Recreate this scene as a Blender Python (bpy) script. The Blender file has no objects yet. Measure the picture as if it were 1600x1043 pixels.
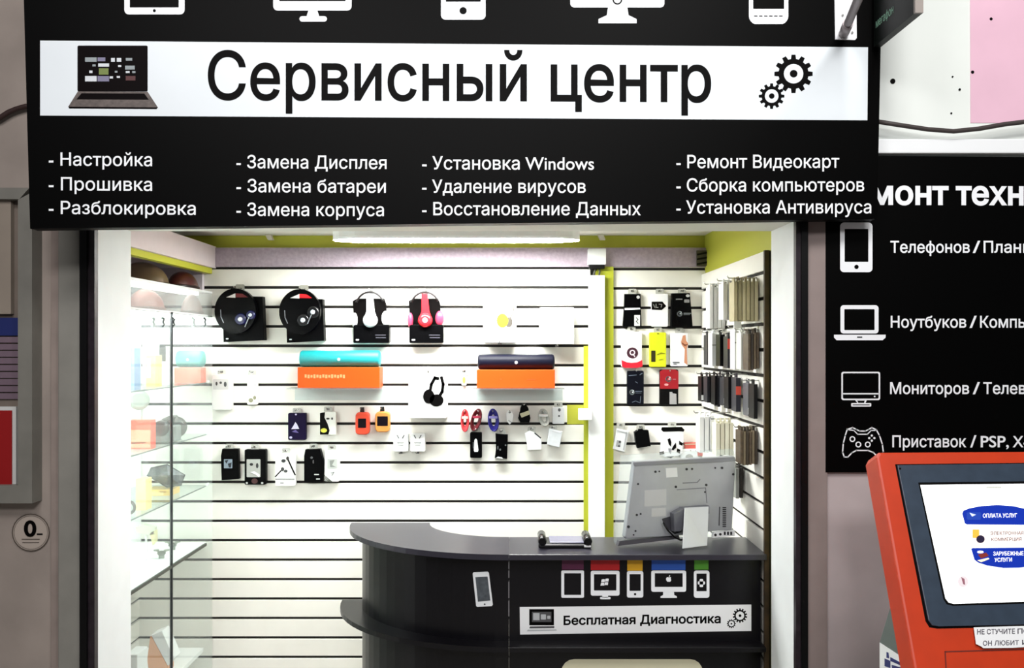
import bpy, bmesh, math, random
from mathutils import Vector
random.seed(7)
C = bpy.context.scene.collection
SC = bpy.context.scene
F, CX, CY, CZ = 1300.0, 800.0, 540.0, 1.75

# ------------------------------------------------------------------ camera, world, lights, exposure
cd = bpy.data.cameras.new('camera'); cam = bpy.data.objects.new('camera', cd); C.objects.link(cam)
cam.location = (0, 0, CZ); cam.rotation_euler = (math.pi / 2, 0, 0)
cd.sensor_width = 36; cd.lens = 36 * F / 1600; cd.shift_y = (CY - 521.5) / 1600; cd.clip_start = 0.05
SC.camera = cam
w = bpy.data.worlds.new('hall_world'); SC.world = w; w.use_nodes = True
w.node_tree.nodes['Background'].inputs[0].default_value = (0.95, 0.96, 1.0, 1)
w.node_tree.nodes['Background'].inputs[1].default_value = 0.10
def area(name, loc, target, sx, sy, power, col=(1, 1, 1)):
    l = bpy.data.lights.new(name, 'AREA'); l.shape = 'RECTANGLE'; l.size = sx; l.size_y = sy; l.energy = power; l.color = col
    o = bpy.data.objects.new(name, l); C.objects.link(o); o.location = loc
    o.rotation_euler = (Vector(target) - Vector(loc)).to_track_quat('-Z', 'Y').to_euler()
    return o
# ceiling fittings of the mall corridor and one added fill, above and behind the camera
area('hall_ceiling_light_right', (1.02, 0.7, 3.9), (1.6, 2.85, 2.0), 1.0, 0.6, 50, (1, .985, .97))
area('hall_ceiling_light_left', (-1.0, 0.0, 3.9), (-0.6, 2.85, 1.9), 1.2, 0.6, 50, (1, .97, .97))
area('hall_fill_light_far', (0.3, -1.8, 3.7), (0.3, 3.0, 1.0), 1.2, 0.6, 85, (1, .98, .98))  # added fill lamp that brightens the counter front
SC.view_settings.view_transform = 'Standard'; SC.view_settings.look = 'None'
SC.view_settings.exposure = 0.0; SC.view_settings.gamma = 1.0; SC.view_settings.use_curve_mapping = False
SC.cycles.max_bounces = 10; SC.cycles.transparent_max_bounces = 16

# ------------------------------------------------------------------ materials
def lin(h):
    h = h.lstrip('#'); o = []
    for i in (0, 2, 4):
        c = int(h[i:i + 2], 16) / 255
        o.append(c / 12.92 if c <= .04045 else ((c + .055) / 1.055) ** 2.4)
    return (*o, 1)
_M = {}
def M(hexc, rough=.5, metal=0., noise=0., scale=12., spec=.5, emit=0., bump=0., coat=0.):
    key = (hexc, rough, metal, noise, scale, spec, emit, bump, coat)
    if key in _M: return _M[key]
    m = bpy.data.materials.new('surface_' + hexc.lstrip('#')); m.use_nodes = True
    nt = m.node_tree; p = nt.nodes['Principled BSDF']; c = lin(hexc)
    p.inputs['Base Color'].default_value = c; p.inputs['Roughness'].default_value = rough
    p.inputs['Metallic'].default_value = metal; p.inputs['Specular IOR Level'].default_value = spec
    p.inputs['Coat Weight'].default_value = coat
    if noise or bump:
        tc = nt.nodes.new('ShaderNodeTexCoord'); n = nt.nodes.new('ShaderNodeTexNoise')
        n.inputs['Scale'].default_value = scale; n.inputs['Detail'].default_value = 6
        nt.links.new(tc.outputs['Object'], n.inputs['Vector'])
    if noise:
        r = nt.nodes.new('ShaderNodeValToRGB'); a = 1 - noise; b = 1 + noise
        r.color_ramp.elements[0].position = .3; r.color_ramp.elements[1].position = .7
        r.color_ramp.elements[0].color = (c[0] * a, c[1] * a, c[2] * a, 1)
        r.color_ramp.elements[1].color = (min(1, c[0] * b), min(1, c[1] * b), min(1, c[2] * b), 1)
        nt.links.new(n.outputs['Fac'], r.inputs['Fac']); nt.links.new(r.outputs['Color'], p.inputs['Base Color'])
    if bump:
        bm_ = nt.nodes.new('ShaderNodeBump'); bm_.inputs['Strength'].default_value = bump; bm_.inputs['Distance'].default_value = .01
        nt.links.new(n.outputs['Fac'], bm_.inputs['Height']); nt.links.new(bm_.outputs['Normal'], p.inputs['Normal'])
    if emit:
        p.inputs['Emission Color'].default_value = c; p.inputs['Emission Strength'].default_value = emit
    _M[key] = m
    return m
def glass_mat(name, tint, haze, gloss=1.0):
    m = bpy.data.materials.new(name); m.use_nodes = True; nt = m.node_tree; nt.nodes.clear()
    o = nt.nodes.new('ShaderNodeOutputMaterial'); t = nt.nodes.new('ShaderNodeBsdfTransparent'); g = nt.nodes.new('ShaderNodeBsdfGlossy')
    d = nt.nodes.new('ShaderNodeBsdfTranslucent'); d2 = nt.nodes.new('ShaderNodeBsdfDiffuse'); mx0 = nt.nodes.new('ShaderNodeMixShader')
    lw = nt.nodes.new('ShaderNodeLayerWeight'); pw = nt.nodes.new('ShaderNodeMath'); pw.operation = 'POWER'; pw.inputs[1].default_value = 5; f = nt.nodes.new('ShaderNodeMath'); f.operation = 'MULTIPLY_ADD'; f.inputs[1].default_value = .55; f.inputs[2].default_value = .03
    nt.links.new(lw.outputs['Facing'], pw.inputs[0]); nt.links.new(pw.outputs[0], f.inputs[0]); a = nt.nodes.new('ShaderNodeMixShader'); b = nt.nodes.new('ShaderNodeMixShader')
    t.inputs[0].default_value = tint; g.inputs['Roughness'].default_value = .03
    d.inputs[0].default_value = (.95, .98, .98, 1); d2.inputs[0].default_value = (.9, .95, .95, 1)
    a.inputs[0].default_value = haze; mx0.inputs[0].default_value = .5  # haze mixes white into the glass in place of bright reflections
    nt.links.new(d.outputs[0], mx0.inputs[1]); nt.links.new(d2.outputs[0], mx0.inputs[2])
    nt.links.new(t.outputs[0], a.inputs[1]); nt.links.new(mx0.outputs[0], a.inputs[2])
    nt.links.new(f.outputs[0], b.inputs[0]); nt.links.new(a.outputs[0], b.inputs[1]); nt.links.new(g.outputs[0], b.inputs[2])
    nt.links.new(b.outputs[0], o.inputs[0])
    return m
GLASS = glass_mat('cabinet_glass', (.97, .99, .98, 1), .09)
HAZE_GLASS = glass_mat('hazy_glass', (.97, .99, .98, 1), .22)
SHELF_GLASS = glass_mat('shelf_glass', (.93, .97, .96, 1), .04)
ACRYL = glass_mat('clear_acrylic', (.93, .96, .97, 1), .08)
BLACK = M('#060607', .4, spec=.25); GLOSSBLACK = M('#050507', .16, spec=.4); VINYL = M('#010101', .5, spec=.06)
INKBLACK = M('#020101', .6, spec=.08); PRINT = M('#f2f5f8', .45); PAPER = M('#f1f3f4', .6); WHITE = M('#f4f6f6', .45)
CHROME = M('#c9c9c6', .25, 1.0)

# ------------------------------------------------------------------ mesh helpers
def W(px, py, Y): return Vector(((px - CX) / F * Y, Y, CZ + (CY - py) / F * Y))
class Pl:
    """a plane in the room; called with a sight direction it gives the point of the plane seen there"""
    def __init__(s, p0, n): s.p0 = Vector(p0); s.n = Vector(n).normalized()
    def __call__(s, px, py, off=0.):
        d = Vector(((px - CX) / F, 1, (CY - py) / F)); c = Vector((0, 0, CZ))
        return c + d * (s.n.dot(s.p0 - c) / s.n.dot(d)) + s.n * off
def frontal(Y): return Pl((0, Y, 0), (0, -1, 0))
class MB:
    def __init__(s): s.bm = bmesh.new()
    def face(s, pts, mi=0, smooth=False):
        f = s.bm.faces.new([s.bm.verts.new(p) for p in pts]); f.material_index = mi; f.smooth = smooth
        return s
    def box(s, x0, x1, y0, y1, z0, z1, bev=0., mi=0, seg=2):
        x0, x1 = min(x0, x1), max(x0, x1); y0, y1 = min(y0, y1), max(y0, y1); z0, z1 = min(z0, z1), max(z0, z1)
        v = [s.bm.verts.new((x, y, z)) for x in (x0, x1) for y in (y0, y1) for z in (z0, z1)]
        fs = [s.bm.faces.new([v[i] for i in q]) for q in ((0, 1, 3, 2), (4, 6, 7, 5), (0, 4, 5, 1), (2, 3, 7, 6), (0, 2, 6, 4), (1, 5, 7, 3))]
        for f in fs: f.material_index = mi
        if bev:
            es = list({e for f in fs for e in f.edges})
            r = bmesh.ops.bevel(s.bm, geom=es, offset=bev, segments=seg, affect='EDGES', profile=.5)
            for f in r['faces']: f.material_index = mi
        return s
    def prism(s, pts, vec, mi=0, bev=0.):
        vec = Vector(vec); a = [s.bm.verts.new(p) for p in pts]; b = [s.bm.verts.new(Vector(p) + vec) for p in pts]
        n = len(pts); fs = [s.bm.faces.new(a), s.bm.faces.new(b[::-1])]
        for i in range(n): fs.append(s.bm.faces.new((a[i], b[i], b[(i + 1) % n], a[(i + 1) % n])))
        for f in fs: f.material_index = mi
        if bev:
            es = list(fs[0].edges) + list(fs[1].edges)
            r = bmesh.ops.bevel(s.bm, geom=es, offset=bev, segments=2, affect='EDGES', profile=.5)
            for f in r['faces']: f.material_index = mi
        return s
    def flat(s, pl, pts, off, th=.0006, mi=0): return s.prism([pl(x, y, off) for x, y in pts], -pl.n * th, mi)
    def ring(s, pl, outer, inner, off, th=.0006, mi=0):
        n = len(outer); q = []
        for o_ in (off, off - th):
            q.append(([s.bm.verts.new(pl(x, y, o_)) for x, y in outer], [s.bm.verts.new(pl(x, y, o_)) for x, y in inner]))
        (a, b), (c, d) = q
        for i in range(n):
            j = (i + 1) % n
            for t in ((a[i], a[j], b[j], b[i]), (c[i], d[i], d[j], c[j]), (a[i], c[i], c[j], a[j]), (b[i], b[j], d[j], d[i])):
                s.bm.faces.new(t).material_index = mi
        return s
    def ribbon(s, pl, pts, wpx, off, closed=False, mi=0):
        n = len(pts)
        for i in range(n if closed else n - 1):
            (x0, y0), (x1, y1) = pts[i], pts[(i + 1) % n]; L = math.hypot(x1 - x0, y1 - y0) or 1
            ex, ey = (x1 - x0) / L * wpx / 2, (y1 - y0) / L * wpx / 2
            s.flat(pl, [(x0 - ex + ey, y0 - ey - ex), (x1 + ex + ey, y1 + ey - ex), (x1 + ex - ey, y1 + ey + ex), (x0 - ex - ey, y0 - ey + ex)], off, mi=mi)
        return s
    def tube(s, pts, r, n=8, closed=False, mi=0, r2=None):
        pts = [Vector(p) for p in pts]; m = len(pts); rings = []; up = None
        for i in range(m):
            a = pts[i - 1] if (i or closed) else pts[0]; b = pts[(i + 1) % m] if (i < m - 1 or closed) else pts[-1]
            t = (b - a).normalized()
            if up is None: up = Vector((0, 0, 1)) if abs(t.z) < .9 else Vector((1, 0, 0))
            u = (up - t * up.dot(t)).normalized(); up = u; v = t.cross(u)
            rr_ = r if r2 is None else r + (r2 - r) * i / (m - 1)
            rings.append([s.bm.verts.new(pts[i] + (u * math.cos(k * 2 * math.pi / n) + v * math.sin(k * 2 * math.pi / n)) * rr_) for k in range(n)])
        for i in range(m if closed else m - 1):
            A, B = rings[i], rings[(i + 1) % m]
            for k in range(n):
                f = s.bm.faces.new((A[k], A[(k + 1) % n], B[(k + 1) % n], B[k])); f.smooth = True; f.material_index = mi
        if not closed:
            for q in (rings[0][::-1], rings[-1]): s.bm.faces.new(q).material_index = mi
        return s
    def lathe(s, c, axis, prof, n=24, mi=0):
        c = Vector(c); a = Vector(axis).normalized(); u = a.orthogonal().normalized(); v = a.cross(u); rings = []
        for (r, h) in prof:
            rings.append([s.bm.verts.new(c + a * h + (u * math.cos(k * 2 * math.pi / n) + v * math.sin(k * 2 * math.pi / n)) * max(r, 1e-5)) for k in range(n)])
        for A, B in zip(rings, rings[1:]):
            for k in range(n):
                f = s.bm.faces.new((A[k], A[(k + 1) % n], B[(k + 1) % n], B[k])); f.smooth = True; f.material_index = mi
        for q in (rings[0][::-1], rings[-1]): s.bm.faces.new(q).material_index = mi
        return s
    def ball(s, c, r, mi=0, n=14, half=False):
        rx, ry, rz = r; k0 = len(s.bm.verts)
        g = bmesh.ops.create_uvsphere(s.bm, u_segments=n * 2, v_segments=n, radius=1)
        for v in g['verts']: v.co = Vector((v.co.x * rx + c[0], v.co.y * ry + c[1], v.co.z * rz + c[2]))
        for f in {f for v in g['verts'] for f in v.link_faces}: f.smooth = True; f.material_index = mi
        if half:
            bmesh.ops.delete(s.bm, geom=[v for v in g['verts'] if v.co.z < c[2] - 1e-4], context='VERTS')
        return s
def root_loc(o):
    v = Vector((0, 0, 0))
    while o is not None: v += o.location; o = o.parent
    return v
def obj(name, mb, mats, parent=None, loc=None):
    bm = mb.bm; bmesh.ops.recalc_face_normals(bm, faces=bm.faces[:])
    if parent is None and loc is None:
        xs = [v.co for v in bm.verts]
        loc = Vector(((min(v.x for v in xs) + max(v.x for v in xs)) / 2, (min(v.y for v in xs) + max(v.y for v in xs)) / 2, min(v.z for v in xs)))
    base = root_loc(parent) if parent else Vector(loc)
    for v in bm.verts: v.co -= base
    me = bpy.data.meshes.new(name); bm.to_mesh(me); bm.free()
    for m in (mats if isinstance(mats, (list, tuple)) else [mats]): me.materials.append(m)
    o = bpy.data.objects.new(name, me); C.objects.link(o)
    if parent: o.parent = parent
    else: o.location = loc
    return o
def tag(o, label, cat, group=None):
    o['label'] = label; o['category'] = cat
    if group: o['group'] = group
    return o
def thing(name, label, cat, loc, group=None):
    o = bpy.data.objects.new(name, None); o.empty_display_size = .05; C.objects.link(o); o.location = loc
    return tag(o, label, cat, group)
def struct(name, mb, mats, parent=None):
    o = obj(name, mb, mats, parent)
    if parent is None: o['kind'] = 'structure'
    return o
# outlines in the frame of the drawing
def rr(x0, y0, x1, y1, r=0., n=4):
    if r <= 0: return [(x0, y0), (x1, y0), (x1, y1), (x0, y1)]
    o = []
    for cx, cy, a in ((x1 - r, y0 + r, -90), (x1 - r, y1 - r, 0), (x0 + r, y1 - r, 90), (x0 + r, y0 + r, 180)):
        for k in range(n + 1):
            t = math.radians(a + 90 * k / n); o.append((cx + r * math.cos(t), cy + r * math.sin(t)))
    return o
def el(cx, cy, rx, ry=None, n=24, a0=0, a1=360):
    ry = ry or rx; full = abs(a1 - a0) >= 360
    return [(cx + rx * math.cos(math.radians(a0 + (a1 - a0) * k / (n if full else n - 1))), cy + ry * math.sin(math.radians(a0 + (a1 - a0) * k / (n if full else n - 1)))) for k in range(n)]
def gear(cx, cy, r, ri, teeth):
    o = []
    for k in range(teeth):
        for f, q in ((-.32, ri), (-.2, r), (.2, r), (.32, ri)):
            t = 2 * math.pi * (k + f) / teeth - math.pi / 2; o.append((cx + q * math.cos(t), cy + q * math.sin(t)))
    return o
_cap = {}
from mathutils.geometry import interpolate_bezier, delaunay_2d_cdt
def glyphs(txt, bold):
    """the outlines of a word filled contour by contour (strokes of one letter may overlap), made bolder by moving the outline outward"""
    c = bpy.data.curves.new('t', 'FONT'); c.body = txt
    o = bpy.data.objects.new('t', c); C.objects.link(o)
    cu = o.to_curve(bpy.context.evaluated_depsgraph_get()); loops = []
    for sp in cu.splines:
        q = sp.bezier_points; n = len(q); pts = []
        for i in range(n):
            p0, p1 = q[i], q[(i + 1) % n]
            straight = (p0.handle_right - p0.co).length < 1e-5 and (p1.handle_left - p1.co).length < 1e-5 or abs((p1.co - p0.co).cross(p0.handle_right - p0.co).z) + abs((p1.co - p0.co).cross(p1.handle_left - p1.co).z) < 1e-7
            pts += [p0.co.copy()] if straight else interpolate_bezier(p0.co, p0.handle_right, p1.handle_left, p1.co, 6)[:-1]
        cl = []
        for p in pts:
            p = Vector((p.x, p.y, 0))
            if not cl or (p - cl[-1]).length > 1e-4: cl.append(p)
        if (cl[0] - cl[-1]).length < 1e-4: cl.pop()
        if len(cl) > 2: loops.append(cl)
    o.to_curve_clear(); bpy.data.objects.remove(o); bpy.data.curves.remove(c)
    def ar(l): return sum(l[i].x * l[(i + 1) % len(l)].y - l[(i + 1) % len(l)].x * l[i].y for i in range(len(l))) / 2
    sg = 1 if ar(max(loops, key=lambda l: abs(ar(l)))) > 0 else -1
    def wind(x, y):
        n = 0
        for l in grown:
            for i in range(len(l)):
                ax, ay = l[i - 1]; bx, by = l[i]
                if (ay <= y) != (by <= y) and (bx - ax) * (y - ay) / (by - ay) + ax > x: n += 1 if by > ay else -1
        return n
    def grow(l):
        if not bold: return l
        out = []; n = len(l)
        for i in range(n):
            e0 = (l[i] - l[i - 1]).normalized(); e1 = (l[(i + 1) % n] - l[i]).normalized()
            n0 = Vector((e0.y, -e0.x, 0)) * sg; n1 = Vector((e1.y, -e1.x, 0)) * sg; m = n0 + n1
            k = max(.5, 1 + n0.dot(n1)); out.append(l[i] + m / k * bold)
        return out
    grown = [[(p.x, p.y) for p in grow(l)] for l in loops]; vs, es = [], []
    for l in grown:
        k = len(vs); vs += [Vector(p) for p in l]; es += [(k + i, k + (i + 1) % len(l)) for i in range(len(l))]
    V, _, T = delaunay_2d_cdt(vs, es, [], 0, 1e-6)[:3]
    fs = [f for f in T if wind(sum(V[i].x for i in f) / len(f) + 1.3e-6, sum(V[i].y for i in f) / len(f) + 1.7e-6) != 0]
    use = sorted({i for f in fs for i in f}); mp = {k: i for i, k in enumerate(use)}
    me = bpy.data.meshes.new('t'); me.from_pydata([(V[k].x, V[k].y, 0) for k in use], [], [[mp[i] for i in f] for f in fs]); me.update()
    return me
def lettering(parent, pl, body, x0, x1, bl, br, cap, mat, off=.0016, bold=0., name='lettering'):
    """the words of one line, each word a mesh of its own, fitted between x0 and x1 on the base line bl..br"""
    if bold not in _cap:
        m0 = glyphs('\u041d', bold); _cap[bold] = max(v.co.y for v in m0.vertices); bpy.data.meshes.remove(m0)
    def span(txt):
        me = glyphs(txt, bold); xs = [v.co.x for v in me.vertices]; bpy.data.meshes.remove(me); return min(xs), max(xs)
    a, b = span(body); base = root_loc(parent); out = []; ws = body.split(' ')
    for i, wd in enumerate(ws):
        me = glyphs(wd, bold); xs = [v.co.x for v in me.vertices]; sh = span(' '.join(ws[:i + 1]))[1] - max(xs)
        for v in me.vertices:
            t = (v.co.x + sh - a) / (b - a)
            v.co = pl(x0 + t * (x1 - x0), bl + t * (br - bl) - v.co.y / _cap[bold] * cap, off) - base
        nm = 'bullet_dash' if wd == '-' else name
        me.materials.clear(); me.materials.append(mat); me.name = nm
        o = bpy.data.objects.new(nm, me); C.objects.link(o); o.parent = parent; out.append(o)
    return out

# ------------------------------------------------------------------ the setting
ZC = 2.322
hall_wall = M('#958a82', .8, noise=.14, scale=5, bump=.05)
hall_grey = M('#83817a', .7, noise=.12, scale=6)
dark_grey = M('#635b58', .7, noise=.2, scale=9)
slat = M('#f2f0e8', .4, noise=.03, scale=6); groove = M('#17130f', .8)
lime = M('#b2b437', .6); lilac = M('#d9cfd8', .7, noise=.05, scale=20)
floor_m = M('#9a9690', .4, noise=.15, scale=3)
struct('floor', MB().box(-5, 5, -3, 4.6, -.1, 0), floor_m)
struct('ceiling', MB().box(-2.1, 1.2, 3.1, 4.45, ZC, ZC + .1), M('#e6e4da', .8))
OX0, OX1, OZ, WY0, WY1 = -1.42, .966, 2.177, 2.85, 3.1
white_j = M('#eef1f2', .5, noise=.02, scale=10)
struct('wall_front_left', MB().box(-5, OX0 - .04, WY0, WY1, 0, 4.2), hall_wall)
up = MB().box(OX1 + .035, 5, WY0, WY1, 0, 2.36)
struct('wall_front_right', up, M('#b5a9a9', .75, noise=.1, scale=5))
struct('wall_front_top', MB().box(OX0 - .04, OX1 + .035, WY0, WY1, OZ + .03, 4.2), hall_wall)
u = MB().box(OX1 + .035, 5, WY0, WY1, 2.36, 4.2, mi=0)
pk = frontal(WY0)
u.flat(pk, [(1514, -400), (2400, -400), (2400, 192), (1516, 192)], .002, .001, 1)
for x, y, r in ((1394.5, 127, 4), (1519, 113, 2.6), (1499, 140, 1.8), (1488, 120, 1.3), (1486, 177, 1.4), (1548, 30, 2.4)): u.flat(pk, el(x, y, r, n=10), .003, .002, 2)
struct('wall_front_upper', u, [M('#e6ebe6', .45, noise=.03, scale=4), M('#e3b9cb', .5, noise=.04, scale=6), INKBLACK])
# reveal of the opening: white panels that line the wall's thickness, dark profile round the outside
sp = .03
struct('trim_1', MB().box(OX0 - .04, OX0, WY0 + .004, WY1, 0, OZ + sp), white_j)
struct('trim_2', MB().box(OX1, OX1 + .035, WY0 + .004, WY1, 0, OZ + sp), white_j)
struct('trim_3', MB().box(OX0, OX1, WY0 + .004, WY1, OZ, OZ + sp), M('#dcdcd2', .6))
prof = M('#2a2228', .35, .2, noise=.3, scale=40)
struct('trim_4', MB().box(OX0 - .046, OX0 - .022, WY0 - .03, WY0 + .004, 0, OZ + .05).box(OX0 - .022, OX0, WY0 - .02, WY0 + .004, 0, OZ + .05, mi=1), [BLACK, prof])
struct('trim_5', MB().box(OX1, OX1 + .016, WY0 - .02, WY0 + .004, 0, OZ + .05, mi=1).box(OX1 + .016, OX1 + .038, WY0 - .03, WY0 + .004, 0, OZ + .05), [BLACK, prof])
struct('trim_6', MB().box(1.006, 1.076, WY0 - .014, WY0, 0, 2.3, .003), M('#8d7f7b', .6, noise=.08, scale=8))
# left of the shop: uprights of the hall's panelling
struct('trim_7', MB().box(-1.545, -1.47, WY0 - .02, WY0, 0, 3.2, .004), hall_grey)
struct('trim_8', MB().box(-1.577, -1.5455, WY0 - .006, WY0, 0, 2.3, .002), M('#8d8079', .8, noise=.15, scale=8))
# slat walls
def slat_rows(b, mk_box, z_first, top, step, gap):
    zs = [z_first - step * k for k in range(0, 24)]
    zs = [z for z in zs if z > .05]
    prev = top
    for z in zs + [0.0]:
        mk_box(z + gap / 2 if z else 0, prev); prev = z - gap / 2
b = MB(); BX0, BX1, BY = -1.935, .405, 4.3
b.box(BX0, 1.02, BY + .012, BY + .05, 0, 2.157, mi=1)
slat_rows(b, lambda z0, z1: b.box(BX0, BX1 if not (1.34 < (z0 + z1) / 2 < 1.45) else .285, BY, BY + .013, z0, z1, .0015, 0, 1), 2.152, 2.157, .1005, .014)
slat_rows(b, lambda z0, z1: b.box(.522, 1.0, BY, BY + .013, z0, z1, .0015, 0, 1), 2.147, 2.157, .1003, .014)
b.box(-2.05, 1.2, BY + .02, BY + .06, 2.25, ZC, mi=2)          # lime wall above the beam
b.box(.285, .41, BY + .004, BY + .0125, 1.345, 1.445, mi=2)
struct('wall_back', b, [slat, groove, lime])
struct('trim_9', MB().box(-1.53, 1.02, BY - .01, BY + .02, 2.157, 2.256), M('#a89aa6', .7, noise=.12, scale=60, bump=.3))
b = MB(); b.box(-2.0, -1.935, 3.1, 4.4, 0, ZC, mi=1)
slat_rows(b, lambda z0, z1: b.box(-1.94, -1.925, 3.12, 4.3, z0, z1, .0015, 0, 1), 1.95, 2.0, .1005, .014)
b.box(-1.935, -1.93, 3.1, 4.3, 2.0, ZC, mi=2)
struct('wall_left', b, [slat, groove, lilac])
struct('trim_10', MB().box(-1.93, -1.53, 3.1, BY - .001, 2.15, 2.262), M('#e3d6da', .6, noise=.03))
struct('trim_11', MB().box(-1.585, -1.55, 3.1, BY - .001, 2.122, 2.15), M('#c3c633', .55))
struct('trim_12', MB().box(-1.93, -1.59, 4.27, BY - .001, 2.03, 2.15), lilac)
b = MB(); b.box(1.0, 1.05, 3.1, 4.4, 0, ZC, mi=2)
b.box(.99, 1.0, 3.216, BY, 0, 2.118, mi=1); b.box(.972, .99, 3.2, 3.216, 0, 2.118, mi=3)
slat_rows(b, lambda z0, z1: b.box(.98, .992, 3.216, BY, z0, z1, .0015, 0, 1), 2.036, 2.118, .1005, .014)
struct('wall_right', b, [slat, groove, lime, M('#3a2a16', .7, noise=.4, scale=30)])
struct('trim_13', MB().box(.43, .522, BY - .02, BY + .02, 0, 2.157).box(.37, .43, BY - .02, BY + .004, 0, 1.75), M('#a8ae22', .55))
for i, px in enumerate((420, 940)):
    struct('trim_%d' % (14 + i), MB().prism([W(px - 6, 366, 4.26), W(px + 3, 366, 4.26), W(px + 6, 374, 4.26), W(px - 2, 374, 4.26)], (0, .03, 0)), M('#cfcabb', .6))

# ------------------------------------------------------------------ lamp in the shop
LAMP = M('#fdfffb', .5, emit=95)
Yl = 3.9; x0, x1 = (522 - 800) / F * Yl, (905 - 800) / F * Yl
t = thing('ceiling_light', 'long glowing white luminaire on the shop ceiling under the big sign', 'light', ((x0 + x1) / 2, Yl, ZC))
sec = [(-.1, 2.302), (-.1, 2.252), (-.09, 2.243), (.09, 2.243), (.1, 2.252), (.1, 2.302)]
b = MB(); rings = []
for f, sc in ((0, .25), (.03, .6), (.1, 1), (.9, 1), (.97, .6), (1, .25)):
    rings.append([b.bm.verts.new((x0 + (x1 - x0) * f, Yl + y * sc, z)) for y, z in sec])
for A, B in zip(rings, rings[1:]):
    for k in range(len(sec)): b.bm.faces.new((A[k], A[(k + 1) % 6], B[(k + 1) % 6], B[k])).material_index = 0 if k == 2 else 1
for q_ in (rings[0], rings[-1]): b.bm.faces.new(q_).material_index = 1
obj('diffuser', b, [LAMP, WHITE], t)
obj('mounting_plate', MB().box(x0 + .05, x1 - .05, Yl - .09, Yl + .09, ZC - .0205, ZC - .0005), WHITE, t)

# ------------------------------------------------------------------ main sign board
PL_ = W(42, 200, 2.55); PR_ = W(1372, 200, 2.75); dx = PR_ - PL_
SG = Pl(PL_, (dx.y, -dx.x, 0))
t = thing('shop_sign', 'wide black sign board with a white title band above the shop opening', 'sign', SG(705, 350))
obj('board', MB().prism([SG(x, y) for x, y in ((34, -115), (1378, -105), (1376, 76), (1370.5, 342), (47, 357))], -SG.n * .05), VINYL, t)
band_m = M('#dfe6ea', .4, noise=.03, scale=4)
obj('white_band', MB().flat(SG, [(63, 63.5), (1356, 74), (1355, 188), (63, 180.5)], .0012), band_m, t)
lettering(t, SG, 'Сервисный центр', 325, 1111, 155, 158.8, 76, INKBLACK, .002, .012)
b = MB()
for cx, cy, r, ri, n, rh, rd in ((1239.5, 115.5, 30, 23.5, 12, 15.2, 6), (1205.3, 150.3, 20, 15.5, 12, 10.6, 4.3)):
    g = gear(cx, cy, r, ri, n); b.flat(SG, g, .002)
    b.flat(SG, el(cx, cy, rh), .0026, mi=1); b.flat(SG, el(cx, cy, rd, n=16), .0032)
obj('gear_emblem', b, [INKBLACK, band_m], t)
lp = MB()
lp.flat(SG, rr(121.5, 71.5, 231, 143, 2), .002, mi=0)
lp.flat(SG, [(122, 143), (231, 143.5), (247, 168), (107, 167)], .002, mi=1)
lp.flat(SG, [(128, 146), (226, 146.5), (233, 156), (120, 155.5)], .0026, mi=0)
lp.flat(SG, [(107, 167), (247, 168), (245, 170.5), (109, 169.5)], .0026, mi=0)
for x_, y_, w_, h_, c_ in ((133.5, 90, 18, 7, 2), (153, 90, 12, 6, 4), (174, 91, 6, 6, 3), (183, 91, 7, 6, 3), (197, 91, 10, 4, 2), (154, 99.5, 17, 5, 3), (155, 107, 15, 10, 5), (145, 101, 5, 3, 2), (140, 110.5, 5, 4, 3), (133.5, 119, 18, 8.5, 3), (153, 119, 18, 8.5, 4), (172, 119.5, 5, 3.5, 3), (183, 119, 5, 3, 3), (185, 102, 5, 3, 3), (180, 111, 4, 3, 2), (196, 103, 15, 6, 2), (197, 111.5, 6, 3, 3), (207, 111.5, 5, 3, 2), (197, 119, 15, 7, 6)):
    lp.flat(SG, rr(x_, y_, x_ + w_, y_ + h_), .0026, mi=c_)
obj('laptop_picture', lp, [M('#080304', .5, spec=.06), M('#5a504c', .5, noise=.3, scale=80), M('#8d9699', .5), M('#d0d5da', .5), M('#76738e', .5), M('#6c7c3a', .5), M('#4a1719', .5)], t)
rows = [[('- Настройка', 77, 238, 258.5, 259.5), ('- Замена Дисплея', 370, 604, 262.5, 264), ('- Установка Windows', 660, 928, 264.5, 265), ('- Ремонт Видеокарт', 1057, 1311, 262.5, 262)],
        [('- Прошивка', 77, 238, 297, 298), ('- Замена батареи', 370, 603, 300, 301), ('- Удаление вирусов', 660, 915, 301, 301), ('- Сборка компьютеров', 1057, 1350, 299, 298.5)],
        [('- Разблокировка', 77, 306, 334, 335.5), ('- Замена корпуса', 370, 600, 337, 337.5), ('- Восстановление Данных', 660, 1001, 336, 336), ('- Установка Антивируса', 1057, 1361, 333.5, 333)]]
for r_ in rows:
    for s_, a_, b_, l_, q_ in r_: lettering(t, SG, s_, a_, b_, l_, q_, 20.5, PRINT, .0016, .008)
def icon(name, fn): b_ = MB(); fn(b_); obj(name, b_, [PRINT, VINYL], t)
def _tab(b_): b_.ring(SG, rr(194.5, -98, 288.7, 22.8, 7), rr(203, -80, 279.5, 12, 1), .0014); b_.flat(SG, el(241.5, 17, 2.4, n=10), .002, mi=1)
def _mon(b_): b_.ring(SG, rr(427, -78, 549.5, 16.8, 7), rr(436.5, -68, 540, 2, 1), .0014); b_.flat(SG, [(482, 16.7), (496, 16.7), (499, 26), (479, 26)], .0014); b_.flat(SG, rr(468, 25.5, 511, 34, 4.2), .0014)
def _pho(b_): b_.ring(SG, rr(689, -98, 758.7, 31, 7), rr(696.5, -76, 751, 3, 1), .0014); b_.flat(SG, el(723.6, 17, 5.6), .002, mi=1)
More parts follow.
